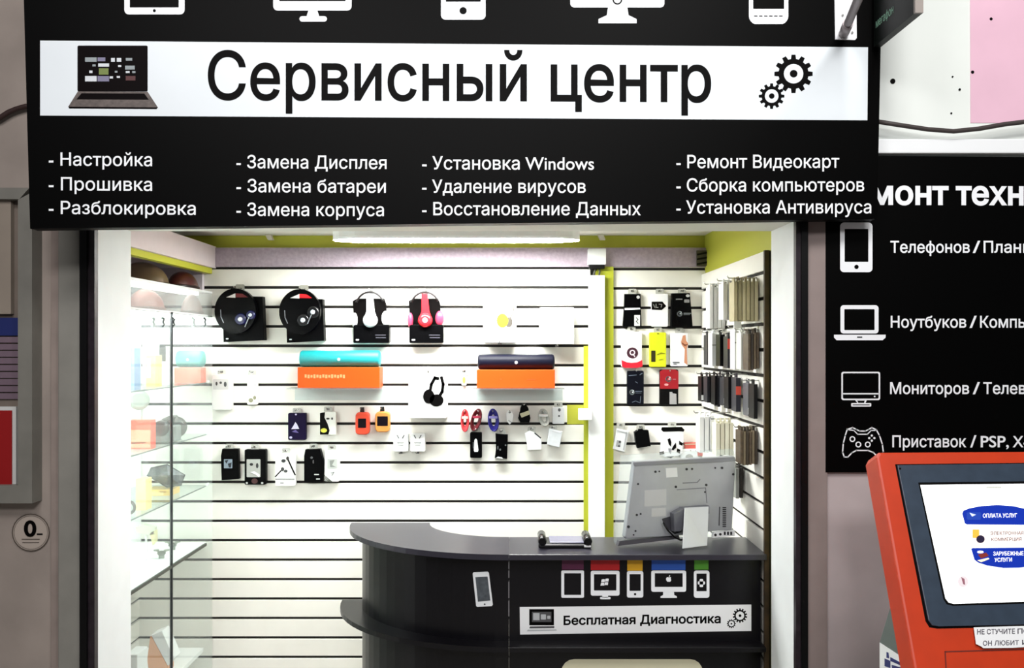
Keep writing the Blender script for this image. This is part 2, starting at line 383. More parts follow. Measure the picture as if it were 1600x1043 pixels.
def _mac(b_): b_.ring(SG, rr(891, -100, 1038, 11.8, 6), rr(901, -90, 1028, -18, 1), .0014); b_.ring(SG, el(964.5, 0, 7.6), el(964.5, 0, 5.4), .002, mi=1); b_.flat(SG, [(950, 11.7), (980, 11.7), (982, 24), (994.5, 30), (994.5, 36.5), (935, 36.5), (935, 30), (948, 24)], .0014)
def _and(b_):
    o_ = rr(1170, -95, 1231.5, 41, 9)
    o_ = [(x, y - (0.0 if y < 30 else (abs(x - 1200.7) / 30) ** 2 * 6)) for x, y in o_]
    b_.ring(SG, o_, rr(1176.5, -76, 1225, 14.3, 1), .0014)
    for k in range(6): b_.flat(SG, rr(1178 + k * 7.8, 24.6, 1183.4 + k * 7.8, 26.2), .002, mi=1)
for n_, f_ in (('tablet_icon', _tab), ('monitor_icon', _mon), ('phone_icon', _pho), ('desktop_icon', _mac), ('smartphone_icon', _and)): icon(n_, f_)

# bracket and projecting side sign
t = thing('sign_bracket', 'grey strut bolted to a white plate at the upper right of the black sign', 'bracket', SG(1320, 62))
obj('wall_plate', MB().prism([SG(x, y, .004) for x, y in ((1302.5, -60), (1336.5, -60), (1337.8, 60), (1335, 63), (1304.5, 62))], -SG.n * .004), M('#eef0f3', .4), t)
p0, p1 = SG(1316, 54, .012), W(1343, -6, 2.4)
b = MB().tube([p0, p0 + (p1 - p0) * .3], .0165, 10).tube([p0 + (p1 - p0) * .3, p1, p1 + (p1 - p0) * .8], .013, 10)
obj('strut', b, M('#9a9193', .45, .3), t)
b = MB()
for x, y in ((1311, 52), (1330, 52), (1315, 25), (1336, 20)): c_ = SG(x, y, .004); b.lathe(c_, SG.n, [(.004, 0), (.004, .004), (.002, .006)], 8)
obj('bolt', b, CHROME, t)
xs_ = 1.187
t = thing('projecting_sign', 'dark green projecting sign sticking out toward the corridor at the upper right', 'sign', (xs_, 2.58, 2.73))
obj('panel', MB().box(xs_, xs_ + .024, 2.459, 2.732, 2.73, 3.4), [M('#020604', .4, spec=.15)], t)
obj('end_cap', MB().box(xs_, xs_ + .024, 2.449, 2.459, 2.73, 3.4), M('#8d857f', .5), t)
sidepl = Pl((xs_, 0, 0), (-1, 0, 0)); base = root_loc(t)
lt = lettering(t, frontal(1.0), 'мегафон', 0, 100, 0, 0, 20, M('#6f9a83', .5), 0, .01)[0]
for v in lt.data.vertices:     # put the word on the panel's face
    q = v.co + base; u_ = ((q.x * F) + CX) / 100; h_ = ((q.z - CZ) * F - CY) / 20
    v.co = Vector((xs_ - .0012, 2.712 - u_ * .125, 2.785 + h_ * .028)) - base
# cable and trunking on the right hand wall
pts = [W(x, y, 2.80) for x, y in ((1372, 190), (1410, 196), (1450, 202), (1490, 205), (1530, 201), (1570, 194), (1620, 188), (1720, 184))]
tag(obj('cable', MB().tube(pts, .008, 8), M('#3c3533', .6)), 'sagging dark cable strung along the pale wall above the black poster', 'cable')
tag(obj('cable_trunking', MB().box(W(1372, 0, 2.85).x - .1, 3.2, 2.822, 2.85, 2.403, 2.452, .004), M('#eceff0', .5)), 'white trunking strip running along the wall just above the black poster', 'cable trunking')

# ------------------------------------------------------------------ black poster on the right
PO = frontal(2.835)
t = thing('poster', 'tall black poster listing repair services on the wall right of the shop', 'poster', PO(1500, 737))
obj('board', MB().prism([PO(x, y) for x, y in ((1290, 243), (1760, 246), (1760, 737), (1290, 737.5))], (0, .0145, 0)), VINYL, t)
lettering(t, PO, 'Ремонт', 1300, 1482, 318.5, 319, 38, PRINT, .0012, .03)
lettering(t, PO, 'техники', 1493, 1684, 319, 320, 38, PRINT, .0012, .03)
for s_, a_, b_, y_ in (('Телефонов', 1391, 1515, 394.5), ('/', 1519.5, 1531.5, 394.5), ('Планшетов', 1536.5, 1672, 394.5), ('Ноутбуков', 1391.5, 1509.5, 511.5), ('/', 1514.5, 1526, 511.5), ('Компьютеров', 1531, 1686, 511.5),
                       ('Мониторов', 1390.5, 1514, 615), ('/', 1519.5, 1531, 615), ('Телевизоров', 1536, 1682, 615), ('Приставок', 1394, 1509.5, 698), ('/', 1515.5, 1525.5, 698), ('PSP,', 1532, 1576, 698), ('X-', 1582, 1605, 698)):
    lettering(t, PO, s_, a_, b_, y_, y_, 18.5 if s_ != '/' else 19.5, PRINT, .0012, .014)
b = MB(); b.ring(PO, rr(1312.5, 347.5, 1363, 425, 6), rr(1319.5, 357.5, 1356.6, 409, 1), .0012); b.flat(PO, el(1338, 416.8, 3.4, n=12), .0018, mi=1); obj('phone_icon', b, [PRINT, VINYL], t)
b = MB(); b.ring(PO, rr(1313, 476.5, 1372.5, 520.8, 5), rr(1319, 482.8, 1366.3, 515.5, 1), .0012); b.flat(PO, [(1303, 522.6), (1383.6, 522.6), (1383.6, 527), (1379, 531.2), (1307, 531.2), (1303, 527)], .0012); b.flat(PO, rr(1339, 525.5, 1347, 527.4), .0018, mi=1); obj('laptop_icon', b, [PRINT, VINYL], t)
b = MB(); b.ring(PO, rr(1314.5, 580.5, 1375, 624.7, 3), rr(1316.8, 582.8, 1372.7, 622.4, 2), .0012); b.flat(PO, rr(1316, 613.6, 1373.5, 615.8), .0012)
b.flat(PO, el(1366.5, 619, 1.3, n=8), .0012); b.ring(PO, [(1336, 625), (1354, 625), (1352, 629.5), (1340, 629.5)], [(1339, 625.5), (1351, 625.5), (1350, 629), (1341, 629)], .0012); b.ring(PO, rr(1329.8, 629.3, 1361, 634.9, 1.5), rr(1332, 631.3, 1358.8, 632.9, .5), .0012); obj('monitor_icon', b, PRINT, t)
gp = [(1323.6, 670.5), (1332, 667.6), (1338, 670.5), (1343, 673), (1352, 673), (1357, 670.5), (1362, 667.6), (1369, 671), (1374, 680), (1378.5, 694), (1380, 706), (1377.5, 714), (1372, 714.5), (1364.5, 706.5), (1356, 703.2), (1338, 703.2), (1331, 706.8), (1324.5, 713.6), (1319, 713.6), (1316.3, 706), (1317.5, 692), (1320.5, 680)]
b = MB().ribbon(PO, gp, 1.9, .0012, True)
for x_, y_, r_ in ((1331.7, 685.5, 4.6), (1341, 694, 4.6), (1355.7, 694, 4.6)): b.ring(PO, el(x_, y_, r_), el(x_, y_, r_ - 1.8), .0012)
for x_, y_ in ((1362, 680), (1362, 688), (1358, 684), (1366, 684)): b.flat(PO, el(x_, y_, 1.8, n=10), .0012)
b.ribbon(PO, [(1326, 671), (1334, 672), (1340, 678), (1355, 678), (1361, 672), (1367, 672)], 1.5, .0012)
obj('gamepad_icon', b, PRINT, t)

# ------------------------------------------------------------------ left side of the hall wall
LW = frontal(2.845)
t = thing('notice_board', 'grey framed notice case with a red poster at the left edge', 'notice board', W(-20, 785, 2.8))
fr = M('#78766f', .5, .1, noise=.1, scale=10)
def onw(pts, Y, vec, m=None): return MB().prism([W(x, y, Y) for x, y in pts], vec)
obj('frame', onw([(28, 312), (50, 300), (50, 786), (28, 758)], 2.79, (0, .06, 0)).prism([W(x, y, 2.79) for x, y in ((-260, 758), (28, 758), (50, 786), (-260, 786))], (0, .06, 0)).prism([W(x, y, 2.79) for x, y in ((-260, 293), (46, 293), (30, 311), (-260, 309))], (0, .06, 0)), fr, t)
obj('backing', onw([(-260, 310), (28, 310), (28, 758), (-260, 758)], 2.83, (0, .02, 0)), M('#6d6259', .7, noise=.15, scale=8), t)
obj('tan_panel', onw([(-260, 312), (17, 312), (17, 490), (-260, 490)], 2.81, (0, .019, 0)), M('#8b8074', .7, noise=.08, scale=8), t)
obj('blue_strip', onw([(-260, 496), (28, 496), (28, 524), (-260, 524)], 2.82, (0, .009, 0)), M('#16225c', .5), t)
b = MB()
for k in range(9): b.prism([W(x, y, 2.822) for x, y in ((-260, 526 + k * 11), (28, 526 + k * 11), (28, 535 + k * 11), (-260, 535 + k * 11))], (0, .007, 0))
obj('ribbed_strip', b, M('#6c5a66', .6, noise=.1), t)
obj('red_poster', onw([(-260, 641), (18, 641), (18, 757), (-260, 757)], 2.812, (0, .004, 0)), M('#8c060a', .5), t)
obj('poster_border', onw([(-260, 635), (25, 635), (25, 764), (-260, 764)], 2.8175, (0, .012, 0)), M('#c9cac7', .5), t)
t = thing('round_sticker', 'round outlined sticker with a bold zero on the left wall', 'sticker', LW(47.5, 860))
b = MB().ring(LW, el(48, 831.5, 29.5), el(48, 831.5, 28), 0).ring(LW, el(48, 831.5, 26.5), el(48, 831.5, 26), 0); obj('outline', b, M('#4a4038', .6), t)
obj('disc', MB().flat(LW, el(48, 831.5, 28.8, n=32), -.0012), M('#a89c92', .7), t)
lettering(t, LW, '0', 37.5, 57, 837, 837, 26, INKBLACK, .0008, .03)
b = MB(); b.flat(LW, rr(57.5, 833, 66.5, 835.2), .0004)
obj('underscore', b, INKBLACK, t)
b = MB(); b.flat(LW, rr(34, 841.4, 62, 842.6), .0004); b.flat(LW, rr(35, 846.5, 61, 847.7), .0004); obj('fine_print_line', b, M('#4f463f', .6), t)
pts = [W(x, y, 2.83) for x, y in ((-60, 202), (-20, 192), (0, 184), (14, 175), (26, 170), (40, 166), (60, 164))]
tag(obj('power_cable', MB().tube(pts, .009, 8), M('#2b1512', .6)), 'thick dark brown cable curving behind the left end of the sign', 'cable')

# ------------------------------------------------------------------ reception counter
ZT, ZL = .95, .60
def arc(rx, ry, n=18, cx=-.012, cy=3.77): return [(cx - rx * math.sin(math.radians(90 * k / n)), cy - ry * math.cos(math.radians(90 * k / n))) for k in range(n + 1)]
lam = M('#0d0c10', .3, noise=.1, scale=30, spec=.3); lamtop = M('#2f2d37', .3, noise=.06, scale=30)
def band(out, inn, z0, z1):
    pts = [(x, y, z1) for x, y in out] + [(x, y, z1) for x, y in inn[::-1]]
    return MB().prism(pts, (0, 0, z0 - z1))
t = thing('curved_counter', 'black curved end unit of the reception counter with a rounded ledge', 'counter', (-.3, 3.5, 0))
obj('counter_top', band(arc(.715, .58), arc(.36, .286), ZT - .022, ZT), lamtop, t)
obj('upper_panel', band(arc(.66, .525), arc(.64, .505), ZL, ZT - .022), lam, t)
obj('ledge', band(arc(.757, .595), arc(.64, .505), ZL - .02, ZL), lam, t)
obj('lower_panel', band(arc(.66, .525), arc(.64, .505), 0, ZL - .02), lam, t)
t2 = thing('straight_counter', 'black straight reception counter with device stickers and a white banner', 'counter', (.48, 3.35, 0))
obj('counter_top', MB().box(-.0115, .978, 3.19, 3.484, ZT - .022, ZT, .002), lamtop, t2)
obj('upper_panel', MB().box(-.0115, .97, 3.245, 3.265, ZL, ZT - .022), lam, t2)
obj('ledge', MB().box(-.0115, .97, 3.175, 3.265, ZL - .02, ZL, .002), lam, t2)
obj('lower_panel', MB().box(-.0115, .97, 3.245, 3.265, 0, ZL - .02), lam, t2)
obj('side_panel', MB().box(.952, .97, 3.265, 3.48, 0, ZT - .022), lam, t2)
b = MB()
for y0_, y1_ in ((878, 888), (891, 902), (908, 934), (938, 962)): b.flat(frontal(3.2445), rr(794.2, y0_, 796, y1_), .0005)
obj('seam_glimmer', b, M('#8f8d92', .3, .6), t2)  # metal seam trim, drawn only as dashes where it glimmers
CP = frontal(3.245); ST = [M('#5c1d44', .5), M('#c3131a', .5), M('#e9b11f', .5), M('#2257b8', .5), M('#4f9a27', .5)]
def sticker(name, fn, m): b_ = MB(); fn(b_); obj(name, b_, [PRINT, m, lam], t2)
def s1(b): b.flat(CP, rr(878, 874, 912, 889.3), .001, mi=1); b.ring(CP, rr(877, 890.6, 912.5, 933.3, 2), rr(881.5, 895, 908, 928.8, .5), .001)
def s2(b):
    b.flat(CP, rr(923, 874, 968, 889.8), .001, mi=1); b.ring(CP, rr(923, 891, 968, 930, 3), rr(928, 896.5, 963, 922, .5), .001); b.flat(CP, rr(941, 930, 950, 933), .001); b.flat(CP, rr(937.5, 932, 954, 935.6, 1.6), .001)
    for x_, y_ in ((940, 904.2), (946, 903.2), (939, 909.6), (945, 908.8)): b.flat(CP, [(x_, y_ + .6), (x_ + 2.6, y_), (x_ + 5.2, y_ + .4), (x_ + 4.6, y_ + 4.8), (x_ + 2, y_ + 4.4), (x_ - .8, y_ + 5)], .001)
def s3(b): b.flat(CP, rr(980, 874, 1004, 891), .001, mi=1); b.ring(CP, rr(979.5, 891.5, 1005, 933, 3), rr(983.6, 896.3, 1001, 922.5, .5), .001); b.flat(CP, el(992.3, 927.5, 1.8, n=10), .0016, mi=2)
def s4(b):
    b.flat(CP, rr(1018, 874, 1071, 889.8), .001, mi=1); b.ring(CP, rr(1017.5, 890.6, 1072, 924, 3), rr(1023, 895, 1066.6, 916.3, .5), .001); b.flat(CP, [(1036, 923.8), (1053, 923.8), (1053.5, 929), (1057.5, 931), (1057.5, 933.5), (1032, 933.5), (1032, 931), (1036, 929)], .001)
    b.flat(CP, [(1041.2, 902), (1043, 901), (1045, 901.6), (1047, 901), (1048.6, 902), (1047.6, 903.6), (1048.8, 905.6), (1047.4, 908), (1045.6, 908.4), (1044.6, 908), (1043, 908.4), (1041.4, 906.6), (1040.6, 904)], .001); b.flat(CP, [(1044.8, 900.6), (1045.4, 898.8), (1047, 898), (1046.6, 899.8)], .001)
def s5(b):
    b.flat(CP, rr(1084.8, 874, 1107, 889.3), .001, mi=1); b.ring(CP, rr(1084, 890.6, 1108.4, 933.4, 4), rr(1088.2, 895.4, 1104, 923, .5), .001)
    b.flat(CP, rr(1093, 904, 1098.6, 916.5, 1.6), .001); b.flat(CP, rr(1090.2, 907.6, 1101.6, 912.6, 1.6), .001)
for n_, f_, m_ in (('tablet_sticker', s1, ST[0]), ('computer_sticker', s2, ST[1]), ('phone_sticker', s3, ST[2]), ('desktop_sticker', s4, ST[3]), ('smartphone_sticker', s5, ST[4])): sticker(n_, f_, m_)
bn = obj('banner', MB().flat(CP, [(812, 947.8), (1173.8, 943.8), (1173.8, 985), (812.6, 990.6)], .001), PAPER, t2)
lettering(bn, CP, 'Бесплатная Диагностика', 880.5, 1126, 975.3, 972.3, 14.2, INKBLACK, .0016, .03)
b = MB(); b.flat(CP, rr(827, 951, 865.5, 976), .0016); b.flat(CP, rr(831, 955, 861.5, 971), .0022, mi=1); b.flat(CP, rr(833, 957, 843, 968), .0026, mi=2); b.flat(CP, rr(845, 959, 853, 967, 1), .0026, mi=2); b.flat(CP, rr(855, 961, 860, 966, 1), .0026, mi=2); b.flat(CP, [(828, 978), (866, 977.5), (866, 980.5), (827, 981)], .0016, mi=1); b.flat(CP, [(825, 983), (869, 982.3), (870, 984.3), (823, 985.4)], .0016, mi=2)
obj('laptop_picture', b, [INKBLACK, M('#4b4b4e', .5), M('#b9bcbf', .5)], bn)
b = MB(); 
for cx_, cy_, r_, ri_, n_ in ((1156, 961, 11.3, 8.8, 14), (1142.6, 973.6, 7, 5.6, 12)):
    b.flat(CP, gear(cx_, cy_, r_, ri_, n_), .0016); b.flat(CP, el(cx_, cy_, ri_ * .75), .0021, mi=1); b.flat(CP, el(cx_, cy_, ri_ * .25, n=10), .0026)
obj('gear_emblem', b, [INKBLACK, PAPER], bn)
obj('cream_label', MB().flat(CP, rr(877, 1029, 1098, 1250, 20), .001), M('#e8e4c4', .5), t2)
PP = Pl((-.13, 3.2545, 0), (-.1, -1, 0))
b = MB(); b.flat(PP, [(740, 893.3), (762, 892.3), (764, 894), (770.2, 944), (768.5, 945.8), (746, 947.2), (744.2, 945.6), (738.8, 895.4)], .004, .003); b.flat(PP, [(743, 900.8), (762, 899.8), (766.3, 937), (747, 939)], .0046, mi=1); b.flat(PP, el(757.5, 943, 1.4, n=8), .0046, mi=1)
obj('phone_picture', b, [M('#e8ebee', .4), M('#4a5056', .4, noise=.3, scale=60)], t)

# tray and computer on the counter
t = thing('card_terminal', 'low black terminal tray with two rolled ends on the counter top', 'terminal', (.2, 3.36, ZT))
b = MB().box(.105, .315, 3.285, 3.41, ZT + .0005, ZT + .018, .005); obj('body', b, GLOSSBLACK, t)
obj('silver_plate', MB().box(.15, .285, 3.30, 3.41, ZT + .0182, ZT + .022, .001), M('#9a98b0', .25, .5), t)
for x_ in (.12, .3): obj('rolled_end', MB().lathe((x_, 3.275, ZT + .03), (0, 1, 0), [(.012, 0), (.0165, .004), (.0165, .13), (.012, .135)], 14), GLOSSBLACK, t)
obj('white_label', MB().box(.285, .312, 3.2835, 3.285, ZT + .006, ZT + .013), PAPER, t)

pm0, pm1 = W(963, 856, 3.30), W(1146, 838, 3.50); du = (pm1 - pm0); du.z = 0
MN = Pl((pm0.x, pm0.y, 0), (du.y, -du.x, 0))
t = thing('computer', 'silver all-in-one computer seen from behind on the counter', 'computer', (MN(1060, 848)))
silver = M('#a9acb0', .38, .35, noise=.04, scale=14); dark = M('#26262a', .5)
obj('clear_shell', MB().prism([MN(x, y, -.012) for x, y in ((974, 713), (1148, 703), (1151, 712), (1146.5, 836), (1143, 839), (966, 853), (963, 850))], -MN.n * .012), ACRYL, t)
obj('back_cover', MB().prism([MN(x, y, .02) for x, y in ((988, 721), (1143, 713), (1145.5, 718), (1140, 828), (1110, 829), (1055, 836), (976, 842), (973, 838))], -MN.n * .03, bev=.006), silver, t)
obj('top_edge', MB().prism([MN(x, y, .024) for x, y in ((985, 722.5), (1143, 714), (1144, 720), (986, 727.5))], -MN.n * .004), M('#85878c', .4, .3), t)
b = MB()
for x_, y_, r_ in ((1020, 737, 1.9), (1026, 736.4, 1.3), (1068.5, 733, 2), (1077, 732.6, 1.7), (1113, 731, 1.4), (1123.5, 731, 2), (993, 756, 1.6), (1141, 741, 1.9), (1051.7, 760.5, 2), (1099, 757.5, 2), (1097, 768.5, 1.4), (991, 804, 1.8), (997, 802.5, 1.5), (978, 822.5, 2.3), (989, 829, 1.5), (986, 835, 1.3)): b.flat(MN, el(x_, y_, r_, n=10), .0212, .001)
obj('screw_hole', b, dark, t)
obj('rating_label', MB().flat(MN, [(1036, 731.5), (1053.5, 730.6), (1054.5, 745), (1037, 746)], .0208), M('#d5d8d6', .5), t)
obj('paper_label', MB().flat(MN, [(1003, 766), (1037, 764), (1037, 789), (1003, 791)], .0206).flat(MN, [(1014, 794), (1036, 793), (1036, 806), (1014, 807)], .0206), M('#b7b9b8', .6), t)
obj('hatch', MB().ribbon(MN, [(1054, 765), (1098, 762), (1100, 785)], 1.2, .0207).ribbon(MN, [(1063, 754.5), (1085, 753.5), (1089, 749)], 1.4, .0207), M('#6f7176', .4), t)
b = MB()
for k in range(11): b.flat(MN, rr(1124.5, 792 + k * 2.9, 1130, 793.6 + k * 2.9), .0208)
b.ribbon(MN, [(1120, 792), (1119, 820)], 1.3, .0208)
obj('vent_grille', b, dark, t)
b = MB().prism([MN(x, y, .022) for x, y in ((1110, 831), (1143, 827.5), (1143.5, 836.5), (1109, 839.5))], -MN.n * .012); pt = obj('port_strip', b, M('#e5e7e8', .4), t)
b = MB()
for x_, y_ in ((1113, 835), (1120.5, 834)): b.flat(MN, el(x_, y_, 2.1, n=10), .0226)
for x_ in (1126, 1131, 1136): b.flat(MN, rr(x_, 830, x_ + 3, 835), .0226)
obj('port', b, dark, pt)
obj('recess', MB().flat(MN, [(1030, 810), (1044, 806), (1058, 791), (1060, 830), (1050, 834), (1034, 822)], .0207), M('#34343a', .5), t)
obj('neck', MB().prism([MN(x, y, .05) for x, y in ((1042, 800), (1058, 791), (1098, 788), (1098, 800), (1052, 828), (1044, 828))], -MN.n * .03, bev=.004), M('#6d6f76', .4, .3), t)
ft0, ft1 = W(1066, 858.5, 3.265), W(1105, 853.5, 3.30); tp0, tp1 = MN(1058.5, 791, .052), MN(1096, 789, .052)
obj('stand_foot', MB().prism([tp0, tp1, ft1, ft0], Vector((.003, .012, .0)), bev=.002), M('#c9cdd0', .3, .2), t)
obj('bottom_lip', MB().prism([MN(x, y, .012) for x, y in ((966, 845.5), (1058, 836), (1060, 841.5), (963.5, 853))], -MN.n * .02), M('#4c4b50', .3), t)
pts = [MN(1030, 815, .03), MN(1035, 826, .04), MN(1044, 836, .045), MN(1056, 842, .035), MN(1064, 840, .03)]
obj('power_lead', MB().tube(pts, .0035, 7), BLACK, t)
t.location.z += .004

# ------------------------------------------------------------------ goods on the back wall
YB = 4.2995
def hook(px, py, out, what):
    p = W(px, py, YB)
    b_ = MB().tube([p + Vector((0, .012, .004)), p, p + Vector((0, -out, 0)), p + Vector((0, -out - .008, .008))], .0024, 6).box(p.x - .009, p.x + .009, 4.2945, 4.2995, p.z - .012, p.z + .006)
    tag(obj('display_hook', b_, CHROME), 'metal hook holding ' + what, 'hook', 'hooks on the back slat wall')
def prints(root, pl, specs, off=.0011):
    for nm, kind, args, m in specs:
        b_ = MB(); st = 0
        for a in (args if isinstance(args, list) else [args]):
            o_ = off + st * .0005; st += 0
            if kind == 'rect': b_.flat(pl, rr(*a), o_)
            elif kind == 'disc': b_.flat(pl, el(*a), o_)
            elif kind == 'ring': b_.ring(pl, el(*a[:3]), el(a[0], a[1], a[2] - a[3]), o_)
            elif kind == 'poly': b_.flat(pl, a, o_)
            elif kind == 'line': b_.ribbon(pl, a[1], a[0], o_)
        off += .0007
        obj(nm, b_, m, root)
def pack(name, label, cat, x0, y0, x1, y1, depth, m, specs=(), group=None, tab=True, r=2, pts=None, hk=None, body='carton', bev=.002):
    Yf = YB - depth; pl = frontal(Yf); cx = (x0 + x1) / 2
    root = thing(name, label, cat, W(cx, y1, Yf + depth / 2), group)
    o_ = pts or rr(x0, y0, x1, y1, r)
    obj(body, MB().prism([pl(x, y) for x, y in o_], (0, depth, 0), bev=bev), m, root)
    if tab:
        tx = tab if isinstance(tab, (int, float)) and tab is not True else cx
        pf = frontal(YB - depth * .5)
        outer = rr(tx - 6.5, y0 - 8, tx + 6.5, y0 + 1.5, 2); inner = rr(tx - 2.5, y0 - 6, tx + 2.5, y0 - 2.5, 1.2)
        obj('hang_tab', MB().ring(pf, outer, inner, 0, .0012), M('#b9b9b2', .4), root)
        hook(tx, y0 - 4.6, depth + .012, hk or label)
    prints(root, pl, specs)
    return root, pl
G = 'packaged headphones in the top row'
def dome_pack(lab, hk, cx, cy, rx, ry, card, inl, cap1, cap2, tint):
    x0, y0, x1, y1 = card; root, pl = pack('headphone_pack', lab, 'headphones', x0, y0, x1, y1, .05, M('#020203', .45, spec=.06), (), G, tab=False, body='carton', pts=[(x0, cy + 6), (x0 + 6, y0), (x1, y0 + 1), (x1 + 2.5, y1 - 2), (x0 + 1, y1 + 1)])
    pf = frontal(YB - .05)
    obj('blister_dome', MB().prism([pf(x, y) for x, y in el(cx, cy, rx, ry, 40)], (0, -.035, 0), bev=.012), M('#020203', .3, spec=.1), root)
    p2 = frontal(YB - .0858)
    obj('inner_padding', MB().flat(p2, [(cx - rx * .55, cy - ry * .62), (cx - rx * .1, cy - ry * .8), (cx - rx * .1, cy - ry * .6)], .001), M('#c9c6c4', .4), root)
    obj('red_lining', MB().flat(p2, [(cx - rx * .08, cy - ry * .62), (cx - rx * .08, cy - ry * .8), (cx + rx * .25, cy - ry * .78), (cx + rx * .52, cy - ry * .62)], .001), inl, root)
    for (ax, ay, r_) in (cap1, cap2):
        c_ = p2(ax, ay, 0); s_ = 4.2 / F
        e_ = obj('ear_cup', MB().lathe(c_, (0, -1, 0), [(r_ * 2.6 * s_, -.004), (r_ * 2.6 * s_, .006), (r_ * 2.1 * s_, .012)], 20), tint, root)
        obj('cap_disc', MB().lathe(c_ + Vector((0, -.012, 0)), (0, -1, 0), [(r_ * s_, 0), (r_ * s_, .002), (r_ * .6 * s_, .003)], 14), M('#c4cbd4', .25, .4), e_)
    obj('painted_glint', MB().ribbon(p2, [(cx - rx * .82, cy - 2), (cx - rx * .8, cy + ry * .25), (cx - rx * .68, cy + ry * .5)], 1.2, .001).ribbon(p2, [(cap2[0] - 2, cap2[1] + 4), (cap2[0] - 8, cap2[1] + 18)], 1.3, .013), M('#8a8d93', .3, .5), root)  # silver highlights painted on the dome and ear cup
    obj('small_logo', MB().flat(frontal(YB - .05), rr(x0 + 5, y1 - 5, x0 + 9, y1 - 3, .8), .001).flat(frontal(YB - .05), rr(x1 - 20, y0 + 6, x1 - 13, y0 + 7.6), .001), PRINT, root)
    hook(cx + 4, cy - ry + .5, .09, hk)
    obj('hang_tab', MB().ring(frontal(YB - .04), rr(cx - 3, cy - ry - 7, cx + 11, cy - ry + 5, 2), rr(cx + 1, cy - ry - 1.5, cx + 7, cy - ry + 2.5, 1), 0, .0012), M('#9b9a90', .4), root)
dome_pack('black headphone pack with dark blue ear cups, first in the top row', 'the black and dark blue headphone pack', 371, 486, 32, 35, (348, 462, 410, 533), M('#5c1015', .4), (376.5, 498.5, 3.6), (392, 492, 2.8), M('#0c0f42', .25))
dome_pack('black headphone pack with a red lining, second in the top row', 'the black headphone pack with the red lining', 471, 487, 32, 35, (447, 466, 504, 534), M('#d3101c', .4), (474, 500, 3.8), (489.5, 487.5, 3.8), M('#0d0d10', .25))
def fan_pack(lab, hk, x0, x1, yb, main, accent, inner):
    cx = (x0 + x1) / 2
    root, pl = pack('headphone_pack', lab, 'headphones', x0, 507, x1, yb, .05, M('#020203', .45, spec=.06), (), G, tab=False)
    obj('backing_card', MB().prism([frontal(YB - .02)(x, y) for x, y in ((x0 - 1, 470), (x0 + 6, 466), (x1 - 8, 466), (x1 - 5, 474), (x1 - 3, 508), (x0 + 2, 508))], (0, .019, 0)), M('#040202', .45, spec=.08), root)
    pf = frontal(YB - .055)
    obj('headband', MB().tube([pf(x, y) for x, y in el(cx - 2, 479, 22, 23, 15, 197, 338)], .0055, 8), M('#120c0e', .35), root)
    obj('center_strap', MB().prism([pf(x, y) for x, y in ((cx - 8, 458), (cx + 2, 458), (cx + 3, 484), (cx + 7, 492), (cx - 10, 492), (cx - 6, 484))], (0, .02, 0), bev=.004), main, root)
    c_ = pf(cx - 1.5, 500); k = 4.2 / F
    e_ = obj('ear_cup', MB().lathe(c_, (0, -1, 0), [(11 * k, -.02), (11.5 * k, .004), (9.5 * k, .018), (6 * k, .022)], 24), main, root)
    obj('cap_disc', MB().lathe(c_ + Vector((.001, -.022, 0)), (0, -1, 0), [(4 * k, 0), (4 * k, .002)], 16), inner, e_)
    for sx, cx2, cy2 in ((1, x1 - 6, 497), (-1, x0 + 1, 500)):
        q = pf(cx2, cy2)
        obj('ear_cushion', MB().ball((q.x, q.y + .02, q.z), (7 * k if sx > 0 else 4.5 * k, .02, 12 * k)), accent, root)
    obj('small_logo', MB().flat(pl, rr(x0 + 4, yb - 6, x0 + 9, yb - 3.6, 1), .0012), PRINT, root)
    obj('fine_print', MB().flat(pl, rr(x1 - 22, yb - 13, x1 - 5, yb - 11.5), .0012).flat(pl, rr(x1 - 21, yb - 9, x1 - 5, yb - 7.5), .0012), M('#3b3b44', .5), root)
    hook(cx, 454, .06, hk)
fan_pack('white headphones on a black card, third in the top row', 'the white headphones on a black card', 552, 608, 535.5, M('#eceff2', .35), M('#f4f6f6', .4), M('#b9c2c8', .3))
fan_pack('red headphones on a black card, fourth in the top row', 'the red headphones on a black card', 639.5, 692.5, 535.5, M('#d8222c', .3), M('#c23a58', .35), M('#f6f6f6', .3))
root, pl = pack('headphone_box', 'white box picturing yellow headphones in the top row', 'headphone box', 755, 462, 807, 535, .07, WHITE, [('dark_cup_print', 'disc', (795, 503, 6, 8), M('#4a4540', .5)), ('yellow_cup_print', 'disc', (785, 500.5, 9, 11), M('#e6e21c', .5)), ('band_print', 'line', (1.6, [(802, 474), (802.5, 484), (800, 492), (796, 498)]), M('#5b564f', .5))], 'white boxes in the top row', tab=False)
root, pl = pack('headphone_box', 'plain white box beside the white duct in the top row', 'headphone box', 843, 480, 897, 537, .08, WHITE, [('faint_print', 'line', (.9, [(875.5, 503), (877, 507), (881, 509), (884, 506)]), M('#b7b9bb', .5))], 'white boxes in the top row', tab=False)
# box support pegs
for px_, w_ in ((781, 'the white box with yellow headphones'), (870, 'the plain white box of the top row')): hook(px_, 534 if px_ < 800 else 538.5, .085, w_)

